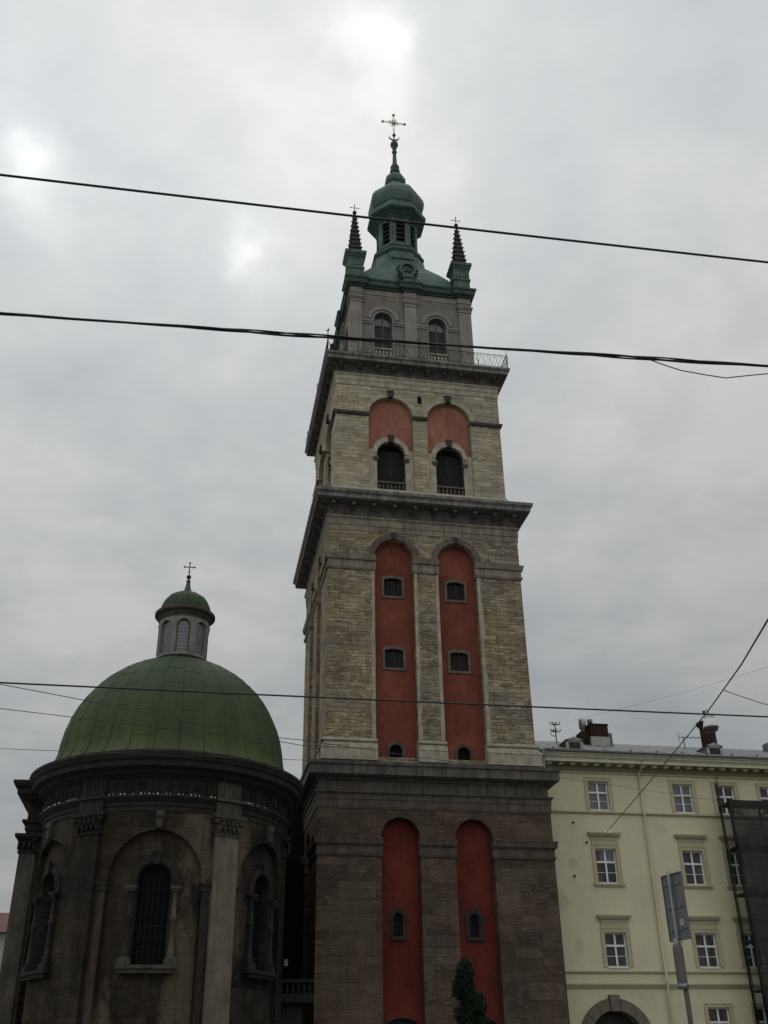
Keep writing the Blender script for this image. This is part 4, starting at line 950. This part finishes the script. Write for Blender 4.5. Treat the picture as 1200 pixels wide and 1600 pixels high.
for c, z0, z1, r_ in wins:
    hw = 0.52
    wo = MB(); hz = 0.15 if r_ != 3 else 0.14
    wo.plate([rect(c-hw-hz, c+hw+hz, z0-(0.0 if r_ in (0,) else 0.0), z1+hz), rect(c-hw, c+hw, z0, z1)] if False else [[(c-hw-hz, z0), (c-hw, z0), (c-hw, z1), (c+hw, z1), (c+hw, z0), (c+hw+hz, z0), (c+hw+hz, z1+hz), (c-hw-hz, z1+hz)]], 0.0, 0.035, YT)
    wo.plate([[(c-hw-hz-0.03, z0), (c-hw-hz, z0), (c-hw-hz, z1+hz), (c+hw+hz, z1+hz), (c+hw+hz, z0), (c+hw+hz+0.03, z0), (c+hw+hz+0.03, z1+hz+0.03), (c-hw-hz-0.03, z1+hz+0.03)]], 0.0, 0.055, YT)
    wo = wo.build('window', PLAT, yb)
    fm = MB(); d = -0.14
    zt = z0+(z1-z0)*0.62
    fm.plate([rect(c-hw, c+hw, z0, z1), rect(c-hw+0.065, c-0.03, z0+0.065, zt-0.04), rect(c+0.03, c+hw-0.065, z0+0.065, zt-0.04),
              rect(c-hw+0.065, c-0.03, zt+0.04, z1-0.06), rect(c+0.03, c+hw-0.065, zt+0.04, z1-0.06)], d-0.06, d, YT)
    fm.plate([rect(c-0.045, c+0.045, z0+0.01, z1-0.01)], d-0.002, d+0.02, YT); fm.plate([rect(c-hw+0.01, c+hw-0.01, zt-0.045, zt+0.045)], d-0.002, d+0.028, YT)
    zm = (z0+0.065+zt-0.04)/2
    fm.plate([rect(c-hw+0.06, c-0.03, zm-0.013, zm+0.013)], d-0.05, d-0.01, YT); fm.plate([rect(c+0.03, c+hw-0.06, zm-0.013, zm+0.013)], d-0.05, d-0.01, YT)
    fm.build('sash_frame', WHITEP, wo)
    gm = GLASSL if r_ == 0 and c < 14 else GLASS
    if r_ == 1 and c < 10:
        MB().plate([rect(c-hw, c+hw, z0, zt)], d-0.06, d-0.045, YT).build('pane', GLASS, wo)
        MB().plate([rect(c-hw, c+hw, zt, z1)], d-0.06, d-0.045, YT).build('pane', GLASSL, wo)
    else:
        MB().plate([rect(c-hw, c+hw, z0, z1)], d-0.06, d-0.045, YT).build('pane', gm, wo)
    random.seed(int(c*10)+r_)
    if r_ > 0 and random.random() < 0.6:
        m = MB(); q0 = random.choice((-1, 1)); wd_ = random.uniform(0.16, 0.34)
        xa = c+q0*(hw-0.07); n_ = 8
        for k_ in range(n_):
            ua = xa-q0*wd_*k_/n_; ub = xa-q0*wd_*(k_+0.8)/n_
            m.plate([rect(min(ua, ub), max(ua, ub), z0+0.07, z1-0.07)], d-0.044, d-0.040+0.003*(k_ % 2), YT)
        m.build('curtain', CURT, wo)
    if r_ in (1, 2):
        m = MB()
        for a, b, e, p in ((z1+hz+0.03, z1+hz+0.25, 0.14, 0.05), (z1+hz+0.25, z1+hz+0.40, 0.14, 0.07), (z1+hz+0.40, z1+hz+0.46, 0.20, 0.14), (z1+hz+0.46, z1+hz+0.53, 0.28, 0.20), (z1+hz+0.53, z1+hz+0.58, 0.30, 0.24)):
            m.plate([rect(c-hw-e, c+hw+e, a, b)], 0, p, YT)
        m.build('hood_moulding', PLAT, wo)
    if r_ == 1:
        m = MB(); m.plate([rect(c-hw-0.26, c+hw+0.26, z0-0.10, z0-0.03)], 0, 0.11, YT); m.plate([rect(c-hw-0.22, c+hw+0.22, z0-0.17, z0-0.10)], 0, 0.06, YT); m.build('sill', PLAT, wo)
    else:
        m = MB(); m.plate([rect(c-hw, c+hw, z0-0.05, z0+0.0)], -0.14, 0.045, YT); m.build('sill', WHITEP, wo)
for nm_, segs in (('string_course', ((12.92, 12.98, 0.03), (12.98, 13.05, 0.10))), ('string_course', ((5.90, 5.96, 0.09), (5.86, 5.90, 0.05))),
                  ('string_course', ((5.24, 5.31, 0.05), (5.31, 5.38, 0.10), (5.38, 5.44, 0.15)))):
    m = MB()
    for z0, z1, p in segs: m.plate([rect(5.46, BX+XW, z0, z1)], 0, p, YT)
    m.build(nm_, PLAT, yb)
MB().plate([rect(5.46, BX+XW, 14.90, 14.98)], -0.45, 0.06, YT).build('architrave', PLAT, yb)
MB().plate([rect(5.46, BX+XW, 14.982, 15.30)], -0.45, 0.03, YT).build('frieze', PLAB, yb)
m = MB()
m.plate([rect(5.94, BX+XW, 15.299, 15.305)], -0.45, 0.60, YT); m.build('soffit', PLAB, yb); m = MB()
for z0, z1, p in ((15.305, 15.36, 0.62), (15.36, 15.50, 0.56), (15.50, 15.56, 0.61), (15.56, 15.66, 0.67), (15.66, 15.76, 0.74)):
    m.plate([rect(5.94, BX+XW, z0, z1)], -0.45, p, YT)
m.build('cornice', PLAW, yb)
for i in range(26):
    u = 6.22+i*0.61; m = MB(); m.plate([rect(u-0.12, u+0.12, 15.21, 15.298)], 0.24, 0.46, YT); m.build('cornice_bracket', PLAW, yb)
m = MB(); m.tube([(0.40, -0.80, 15.80), (XW, -0.80, 15.80)], 0.07, 8)
for i in range(20): m.box(0.9+i*1.35, 0.94+i*1.35, -0.88, -0.62, 15.72, 15.94)
m.build('gutter', ROOFM, yb)
m = MB(); m.hexa([(0.30, -0.76, 15.77), (XW, -0.76, 15.77), (XW, 11.5, 15.77), (0.30, 11.5, 15.77), (0.30, 5.0, 18.02), (XW, 5.0, 18.02), (XW, 5.3, 18.02), (0.30, 5.3, 18.02)])
rf = m.build('roof', ROOFM, yb)
m = MB()
for i in range(50):
    u = 0.6+i*0.62; m.hexa([(u, -0.76, 15.775), (u+0.03, -0.76, 15.775), (u+0.03, 5.0, 18.022), (u, 5.0, 18.022), (u, -0.78, 15.79), (u+0.03, -0.78, 15.79), (u+0.03, 5.0, 18.035), (u, 5.0, 18.035)])
m.build('roof_seams', ROOFM, rf)
# downpipes
m = MB(); m.tube([(10.98-BX, -0.62, 15.45), (10.98-BX, -0.58, 15.25), (10.96-BX, -0.12, 14.95), (10.95-BX, -0.11, 13.3), (10.95-BX, -0.19, 13.08), (10.95-BX, -0.11, 12.8), (10.93-BX, -0.11, 6.1), (10.92-BX, -0.2, 5.8), (10.92-BX, -0.24, 5.35), (10.90-BX, -0.12, 5.1), (10.88-BX, -0.12, 0.1)], 0.055, 8)
for z in (14, 12, 10, 8, 7, 4, 2): m.lathe([(0.07, z), (0.07, z+0.05)], 10.94-BX, -0.11, 10)
m.build('drainpipe', PLAS, yb)
m = MB(); m.box(0.28, 0.46, -0.92, -0.70, 15.45, 15.80); m.tube([(0.37, -0.81, 15.5), (0.37, -0.80, 14.3), (0.37, -0.2, 13.6), (0.37, -0.12, 13.0), (0.37, -0.12, 0.1)], 0.06, 8); m.build('drainpipe', ROOFM, yb)
# portal
po = MB(); po.plate([band(pcx, 1.25, 0.50, pcz, 0.12)], -0.3, 0.10, YT); po = po.build('portal', PORT, yb)
for i in range(9):
    if i == 4: continue
    m = MB()
    t0 = PI*i/9+0.012; t1 = PI*(i+1)/9-0.012
    m.plate([[(pcx-ra*math.cos(t), pcz+ra*math.sin(t)) for ra, t in [(1.27, t0), (1.73, t0), (1.73, (t0+t1)/2), (1.73, t1), (1.27, t1), (1.27, (t0+t1)/2)]]], 0.09, 0.13, YT)
    m.build('voussoir', PORT, po)
MB().plate([[(pcx-0.17, 4.32), (pcx+0.17, 4.32), (pcx+0.24, 4.98), (pcx-0.24, 4.98)]], 0.0, 0.22, YT).build('keystone', PORT, po)
m = MB(); m.plate([arch(pcx, 1.245, 0.15, pcz)], -0.44, -0.36, YT); m.build('gate', SHUT, po)
# dormers
for x0, x1 in ((7.70, 8.50), (15.38, 16.16)):
    a, b = x0-BX, x1-BX; yf = 0.80
    m = MB(); m.hexa([(a, yf, 16.15), (b, yf, 16.15), (b, 3.0, 16.15), (a, 3.0, 16.15), (a, yf, 16.80), (b, yf, 16.80), (b, 3.0, 16.80), (a, 3.0, 16.80)]); dm = m.build('dormer', ROOFM, rf)
    m = MB(); m.box(a-0.06, a+0.09, yf-0.05, yf-0.002, 16.2, 16.80); m.box(b-0.09, b+0.06, yf-0.05, yf-0.002, 16.2, 16.80); m.box(a-0.06, b+0.06, yf-0.05, yf-0.002, 16.73, 16.82)
    c = (a+b)/2; m.add([(a-0.08, yf-0.08, 16.82), (b+0.08, yf-0.08, 16.82), (c, yf-0.08, 16.98), (a-0.08, 3.6, 16.82), (b+0.08, 3.6, 16.82), (c, 3.9, 16.98)], [(0, 1, 2), (3, 5, 4), (0, 2, 5, 3), (1, 4, 5, 2), (0, 3, 4, 1)])
    m.box(a+0.09, b-0.09, yf-0.03, yf-0.001, 16.22, 16.74)
    m.build('dormer_frame', simple('pale_dormer_tin', (0.33, 0.34, 0.34), 0.6, 0.1), rf) if 'pale_dormer_tin' not in MATS else m.build('dormer_frame', MATS['pale_dormer_tin'], rf)
    m = MB()
    for i in range(7): m.hexa([(a+0.10, yf-0.075, 16.26+i*0.066), (b-0.10, yf-0.075, 16.26+i*0.066), (b-0.10, yf-0.035, 16.29+i*0.066), (a+0.10, yf-0.035, 16.29+i*0.066), (a+0.10, yf-0.075, 16.27+i*0.066), (b-0.10, yf-0.075, 16.27+i*0.066), (b-0.10, yf-0.035, 16.305+i*0.066), (a+0.10, yf-0.035, 16.305+i*0.066)])
    m.build('dormer_louvre', SHUT, rf)
# chimneys
m = MB(); m.box(10.20-BX, 11.22-BX, 3.6, 4.6, 17.0, 18.60); m.box(9.72-BX, 10.198-BX, 3.8, 4.6, 17.0, 18.28); m.box(10.16-BX, 11.26-BX, 3.56, 4.64, 18.60, 18.68)
c1_ = m.build('chimney', BRICK, rf)
m = MB(); m.box(10.17-BX, 11.25-BX, 3.57, 4.63, 17.3, 17.95); m.build('chimney_flashing', PALEW, c1_)
m = MB(); m.lathe([(0.13, 18.2), (0.13, 18.5), (0.20, 18.52), (0.21, 19.0), (0.19, 19.02)], 9.98-BX, 4.1, 16); m.lathe([(0.10, 18.5), (0.10, 18.82), (0.15, 18.84), (0.15, 19.05)], 10.42-BX, 4.1, 16)
m.build('chimney_pots', GALV, c1_)
m = MB(); m.box(11.30-BX, 11.50-BX, 3.8, 4.2, 17.4, 18.25); m.build('flue_box', GREYM, c1_)
m = MB(); m.lathe([(0.43, 17.3), (0.42, 18.6), (0.42, 18.85), (0.55, 19.0), (0.57, 19.12), (0.50, 19.16)], 17.30-BX, 4.0, 20)
m.build('chimney', BRICK, rf)
m = MB(); m.box(20.6-BX, 21.3-BX, 3.7, 4.2, 17.2, 18.05); m.build('roof_hatch', GREYM, rf)
# wall anchors for span wires
def anchor(u, z, lab, l=0.45, white=True):
    t = thing('wire_anchor', lab, 'wire anchor', (u, -3.0, z), 'wire anchors on the yellow facade')
    m = MB(); m.box(-0.03, 0.03, -0.02, -0.001, -0.05, 0.05); m.tube([(0, -0.02, 0), (0, -l*0.5, 0.02)], 0.014, 6); m.build('bracket', IRON, t)
    m = MB()
    for q in ((-0.09, 0.09) if white else (0.0,)):
        k_ = 1.0 if white else 0.5; m.lathe([(0.02*k_, -0.10*k_), (0.07*k_, -0.08*k_), (0.085*k_, -0.02*k_), (0.05*k_, 0.02*k_), (0.06*k_, 0.06*k_), (0.02*k_, 0.09*k_)], q, -l*0.5, 10)
    m.build('insulator', PORC if white else IRON, t)
anchor(8.90, 12.05, 'bracket with two white insulators above the second-row window nearest the tower')
anchor(7.28, 12.49, 'dark wall hook high on the yellow facade beside the tower', 0.3, False)
anchor(7.85, 11.57, 'dark wall hook left of the hood of the second-row window', 0.3, False)
anchor(7.07, 10.02, 'small dark wall hook, lowest of those beside the tower', 0.3, False)
# antennas
an = thing('roof_antenna', 'dark antenna mast with two curled cross arms on the grey roof nearest the tower', 'antenna', (8.36, 1.0, 17.3), 'antennas on the grey roof')
MB().tube([(0, 0, 0), (-0.02, 0, 1.45)], 0.03, 6).build('mast', IRON, an)
m = MB()
for z, w_ in ((1.35, 0.26), (0.95, 0.26)):
    m.tube([(-w_, 0, z+0.16), (-w_*1.05, 0, z+0.05), (-w_*0.6, 0, z), (w_*0.6, 0, z), (w_*1.05, 0, z+0.05), (w_, 0, z+0.16)], 0.028, 6)
    for q in (-0.1, 0.08): m.tube([(q, 0, z), (q-0.02, 0, z+0.16)], 0.025, 6)
m.tube([(0.0+0.16*math.cos(t)-0.14, 0, 0.86+0.16*math.sin(t)) for t in [R(60)+R(300)*i/10 for i in range(11)]], 0.022, 5)
m.build('cross_arm', IRON, an)
an = thing('roof_antenna', 'thin antenna with one long horizontal boom beside the round chimney', 'antenna', (15.80, 1.0, 17.3), 'antennas on the grey roof')
MB().tube([(0, 0, 0), (-0.02, 0, 1.0)], 0.025, 6).build('mast', IRON, an)
m = MB(); m.tube([(-0.28, 0, 0.94), (1.05, 0, 0.96)], 0.018, 5); m.tube([(-0.26, 0, 0.68), (-0.28, 0, 1.22)], 0.015, 5)
for q in (0.2, 0.5, 0.8): m.tube([(q, -0.25, 0.95), (q, 0.25, 0.95)], 0.012, 5)
m.build('boom', IRON, an)

# ------------------------------------------------------------------ scaffold
sc = thing('scaffold', 'scaffold hung with dark green debris netting against the right end of the yellow facade', 'scaffold', (14.35, -4.5, 0))
SL = 14.0
for x in (0.0, 0.42)+tuple(2.5*i for i in range(1, 6)):
    for y in (0.0, 0.95):
        if x == 0.0 and y > 0: continue
        h = 14.7 if x < 0.1 else (13.5 if y == 0 else 14.5 if x < 0.5 else 13.5)
        r_ = 0.026 if x < 0.1 else 0.05
        MB().tube([(x, y, 0.0), (x, y, h)], r_, 8).build('standard_pole', IRON, sc)
for z in (13.37, 11.28, 9.20, 7.18, 5.12, 3.08, 1.05):
    m = MB(); m.box(0.35, SL, -0.06, 0.92, z-0.10, z-0.02); m.box(0.35, SL, -0.09, -0.062, z-0.10, z+0.06); m.build('deck', IRON, sc)
    if z < 13: MB().tube([(0.40, -0.10, z+1.0), (SL, -0.10, z+1.0)], 0.02, 6).build('guard_rail', IRON, sc)
m = MB(); nx, nz = 70, 60; vs = []; random.seed(9)
for j in range(nz+1):
    for i in range(nx+1):
        z = 13.35*j/nz; x = 0.40+(SL-0.4)*i/nx
        y = -0.16-0.07*abs(math.sin(PI*z/2.07))-0.05*math.sin(x*2.3+z*0.7)-0.03*math.sin(x*6.1-z*1.9)
        vs.append((x, y, z))
fs = [(j*(nx+1)+i, j*(nx+1)+i+1, (j+1)*(nx+1)+i+1, (j+1)*(nx+1)+i) for j in range(nz) for i in range(nx)]
m.add(vs, fs, None, True); m.build('debris_net', NET, sc)
random.seed(21); m = MB()
m.tube([(0.40+0.06*math.sin(z*1.9), -0.2, z) for z in [13.4*i/40 for i in range(41)]], [0.06+0.035*random.random() for _ in range(41)], 6); m.build('net_edge_roll', IRON, sc)

# ------------------------------------------------------------------ road sign seen from behind
sg = thing('road_sign', 'tall narrow road sign seen from its grey back on a round pole, near the camera', 'road sign', (-5.449, -39.36, 0.0))
p0 = Vector((-5.602, -39.469, 0)); p1 = Vector((-5.530, -39.80, 0)); o_ = Vector((-5.449, -39.36, 0))
dx_ = (p1-p0).normalized(); nrm = Vector((-dx_.y, dx_.x, 0))
if (nrm.dot(Vector((CAM.x, CAM.y, 0))-p0)) < 0: nrm = -nrm        # nrm points to the camera side
Lp = (p1-p0).length
def SP(u, z, d): q = p0-o_+dx_*u+nrm*d; return (q.x, q.y, z)
m = MB(); m.plate([rect(0, Lp, 2.882, 3.547)], -0.004, 0.0, SP)
m.plate([rect(-0.004, 0.006, 2.88, 3.55)], -0.006, 0.012, SP); m.plate([rect(Lp-0.006, Lp+0.004, 2.88, 3.55)], -0.006, 0.012, SP)
m.plate([rect(0.006, Lp-0.006, 2.88, 2.89)], -0.006, 0.012, SP); m.plate([rect(0.006, Lp-0.006, 3.54, 3.55)], -0.006, 0.012, SP)
m.build('sign_panel', GREYM, sg)
m = MB(); m.plate([rect(0.135, 0.165, 2.86, 3.575)], 0.0005, 0.03, SP); m.build('channel', GALV, sg)
q = Vector(SP(0.15, 0, 0.045))
MB().lathe([(0.027, 0.0), (0.027, 2.46)], q.x+0.03, q.y, 14).build('pole', POLE, sg)
m = MB(); m.lathe([(0.053, 2.42), (0.053, 2.80), (0.046, 2.84), (0.033, 2.85)], q.x+0.005, q.y, 16); m.build('pole_sleeve', POLE, sg)
m = MB(); m.lathe([(0.060, 2.44), (0.060, 2.47)], q.x+0.005, q.y, 16); m.lathe([(0.03, 2.84), (0.03, 2.90)], q.x, q.y, 12)
m.box(q.x-0.02, q.x+0.06, q.y-0.02, q.y+0.02, 2.855, 2.875); m.ball((q.x+0.05, q.y-0.055, 2.455), 0.014, n=6); m.build('clamp', GALV, sg)

for z in (2.98, 3.20, 3.43):
    m = MB(); m.plate([rect(0.03, 0.30, z, z+0.018)], 0.0005, 0.008, SP)
    for u in (0.06, 0.27): p_ = SP(u, z+0.009, 0.010); m.ball(p_, 0.007, n=6)
    m.build('brace_strap', GREYM, sg)
MB().plate([[(0.19, 3.02), (0.262, 3.025), (0.26, 3.09), (0.20, 3.085)]], 0.0004, 0.0012, SP).build('sticker_remains', GALV, sg)
# ------------------------------------------------------------------ topiary
tr = thing('topiary_tree', 'dark clipped conifer in stacked lobes in front of the tower', 'tree', (-1.15, -13.6, 0.13))
MB().tube([(0.1, 0, 0), (0.05, 0.02, 1.2), (0.1, 0, 2.4), (0.0, 0, 3.6), (0.02, 0, 4.6)], [0.12, 0.10, 0.08, 0.05, 0.02], 10).build('trunk', BARK, tr)
random.seed(42); m = MB()
blobs = [(-0.04, 0, 4.72, 0.30, 0.48), (-0.10, 0.03, 4.28, 0.40, 0.44), (0.26, -0.05, 3.78, 0.38, 0.44), (0.02, 0.1, 3.50, 0.44, 0.36), (0.36, 0.0, 3.10, 0.42, 0.44), (0.0, 0, 2.95, 0.52, 0.42),
         (0.25, -0.1, 2.35, 0.5, 0.42), (-0.15, 0.1, 1.95, 0.5, 0.45), (0.2, 0, 1.45, 0.55, 0.45), (-0.05, 0, 0.95, 0.5, 0.4)]
for bx, by, bz, br, bh in blobs:
    for i in range(2600):
        v = Vector((random.gauss(0, 1), random.gauss(0, 1), random.gauss(0, 1))).normalized(); k = random.random()**0.35
        lump = 1+0.16*math.sin(v.x*7+bz*3)*math.cos(v.z*6+v.y*5)
        p = Vector((bx+v.x*br*k*lump, by+v.y*br*k*lump, bz+v.z*bh*k*lump))
        a = Vector((random.gauss(0, 1), random.gauss(0, 1), random.gauss(0, 1)+0.8)).normalized()*random.uniform(0.05, 0.10)
        b = a.orthogonal().normalized()*random.uniform(0.014, 0.028)
        b = Matrix.Rotation(random.random()*6.28, 3, a) @ b
        m.add([p-b, p+b, p+a+b*0.4, p+a-b*0.4], [(0, 1, 2, 3)])
m.build('crown', LEAF, tr)

# ------------------------------------------------------------------ far house on the left
fh = thing('distant_house', 'distant pale house with a red tiled roof at the left edge', 'house', (-33.0, 34.0, 0))
MB().box(-10, 10.15, -5, 5, 0, 11.2).build('wall', PALEW, fh)
MB().add([(-10.4, -5.5, 11.2), (10.35, -5.5, 11.2), (10.35, 5.5, 11.2), (-10.4, 5.5, 11.2), (-10.4, 0, 13.2), (10.35, 0, 13.2)], [(0, 1, 5, 4), (2, 3, 4, 5), (0, 4, 3), (1, 2, 5), (0, 3, 2, 1)]).build('roof', TILE, fh)
for x in (-7, -3.5, 0, 3.5, 7, 9.2):
    for z in (2.0, 5.0, 7.8):
        wo = MB().plate([rect(x-0.6, x+0.6, z-0.1, z+1.7), rect(x-0.5, x+0.5, z, z+1.6)], 0, 0.05, lambda u, zz, d: (u, -5-d, zz)).build('window', WHITEP, fh)
        MB().plate([rect(x-0.5, x+0.5, z, z+1.6)], 0.001, 0.02, lambda u, zz, d: (u, -5-d, zz)).build('pane', GLASS, wo)

# ------------------------------------------------------------------ cables
def sagline(a, b, sag, n=40):
    a, b = Vector(a), Vector(b)
    return [a.lerp(b, i/n)-Vector((0, 0, sag*4*(i/n)*(1-i/n))) for i in range(n+1)]
def cable(name, pts, r, label, mat=RUBBER, group='overhead cables crossing the view', cat='cable'):
    o = MB().tube(pts, r, 6).build(name, mat); tag(o, label, cat, group); return o
cable('overhead_cable', sagline((-25.5, -44.04, 8.175), (6.2, -44.50, 8.175), 0.25), 0.0105, 'thick black cable crossing the tower lantern, highest in the sky')
tb = thing('cable_bundle', 'twisted black cable bundle crossing in front of the belfry balcony', 'cable', (0, 0, 0), 'overhead cables crossing the view')
base_ = sagline((-25.5, -41.7, 8.21), (6.0, -43.45, 8.21), 0.20, 260)
for ph, rr in ((0.0, 0.011), (2.1, 0.0085), (4.2, 0.008)):
    pts = []
    for i, p in enumerate(base_):
        t = i*0.34+ph+0.8*math.sin(i*0.05); a_ = 0.0095+0.006*math.sin(i*0.21)
        pts.append(p+Vector((0, a_*math.cos(t), a_*math.sin(t))))
    MB().tube(pts, rr, 6).build('strand', RUBBER, tb)
m = MB(); m.tube([(-6.50, -42.76, 8.01), (-6.30, -42.72, 7.985), (-6.12, -42.70, 7.955), (-5.85, -42.70, 7.93), (-5.62, -42.69, 7.925), (-5.35, -42.75, 7.95), (-5.1, -42.8, 7.97), (-4.7, -42.9, 8.02)], 0.006, 5)
m.build('loose_loop', RUBBER, tb)
cable('overhead_cable', sagline((-30, -34.72, 7.12), (15, -35.12, 7.12), 0.12), 0.0135, 'black cable crossing the middle of the dome and the tower foot')
cable('thin_wire', [(-22, -36.6, 7.6), (-14.095, -33.099, 7.6), (-12.773, -32.496, 7.59), (-10.863, -31.524, 7.58), (-9.13, -30.707, 7.6), (-8.669, -30.554, 7.62), (14.4, -4.7, 13.3)], 0.007, 'thin wire slanting down across the dome below the black cable', STEELW, 'thin wires across the dome', 'wire')
cable('thin_wire', [(-22, -34.1, 7.6), (-14.278, -31.79, 7.6), (-13.1, -31.478, 7.6), (-9.174, -30.485, 7.6), (-8.636, -30.25, 7.6), (-3.9, -5.35, 15.2)], 0.007, 'thin wire slanting down across the lower half of the dome', STEELW, 'thin wires across the dome', 'wire')
cable('thin_wire', sagline((-25, -30.73, 7.2), (10, -30.79, 7.2), 0.04), 0.005, 'level thin wire at the foot of the dome', STEELW, 'thin wires across the dome', 'wire')
# span wire with lamp
pts = [Vector(p) for p in ((8.90, -3.22, 12.08), (5.2, -17.0, 11.1), (2.824, -25.814, 10.337), (1.746, -28.649, 9.866), (-1.992, -36.907, 7.933), (-4.2, -41.8, 6.6))]
cable('span_wire', [pts[0], pts[0].lerp(pts[2], 0.33)-Vector((0, 0, 0.03)), pts[0].lerp(pts[2], 0.66)-Vector((0, 0, 0.03)), pts[2], pts[3], pts[3].lerp(pts[4], 0.5)-Vector((0, 0, 0.05)), pts[4], pts[5]], 0.016, 'grey span wire running from the yellow facade up to the right edge', STEELW, None, 'wire')
cable('branch_wire', sagline(pts[3], (9.0, -21.5, 11.9), 0.1), 0.010, 'short dark wire branching right from the span wire', STEELW, None, 'wire')
cable('faint_wire', sagline((-2.0, -5.8, 18.2) if False else (5.6, -9.0, 15.6), (16.0, -14.0, 17.9), 0.2), 0.0045, 'faint wire rising over the grey roof to the right edge', STEELW, None, 'wire')
lp = thing('hanging_lamp', 'white bell-shaped street lamp hung from the span wire over the roof', 'street lamp', (2.80, -25.83, 9.84))
m = MB(); m.tube([(0, 0, 0.36), (0, 0, 0.50)], 0.012, 6); m.tube([(-0.02, 0, 0.50), (-0.10, 0, 0.46), (-0.14, 0, 0.38)], 0.012, 5); m.ball((-0.13, 0, 0.44), 0.04, n=8); m.build('hanger', IRON, lp)
MB().lathe([(0.05, 0.37), (0.10, 0.36), (0.13, 0.30), (0.145, 0.24)], n=20).build('lamp_housing', GALV, lp)
m = MB(); m.lathe([(0.14, 0.25), (0.16, 0.22), (0.185, 0.13), (0.205, 0.04), (0.21, 0.0), (0.195, 0.005)], n=24); m.build('lamp_shade', PORC, lp)
MB().lathe([(0.19, 0.02), (0.19, -0.02), (0.16, -0.08), (0.08, -0.115), (0.02, -0.12)], n=20).build('lamp_bowl', glass('smoked_bowl', (0.05, 0.05, 0.055), 0.3), lp)
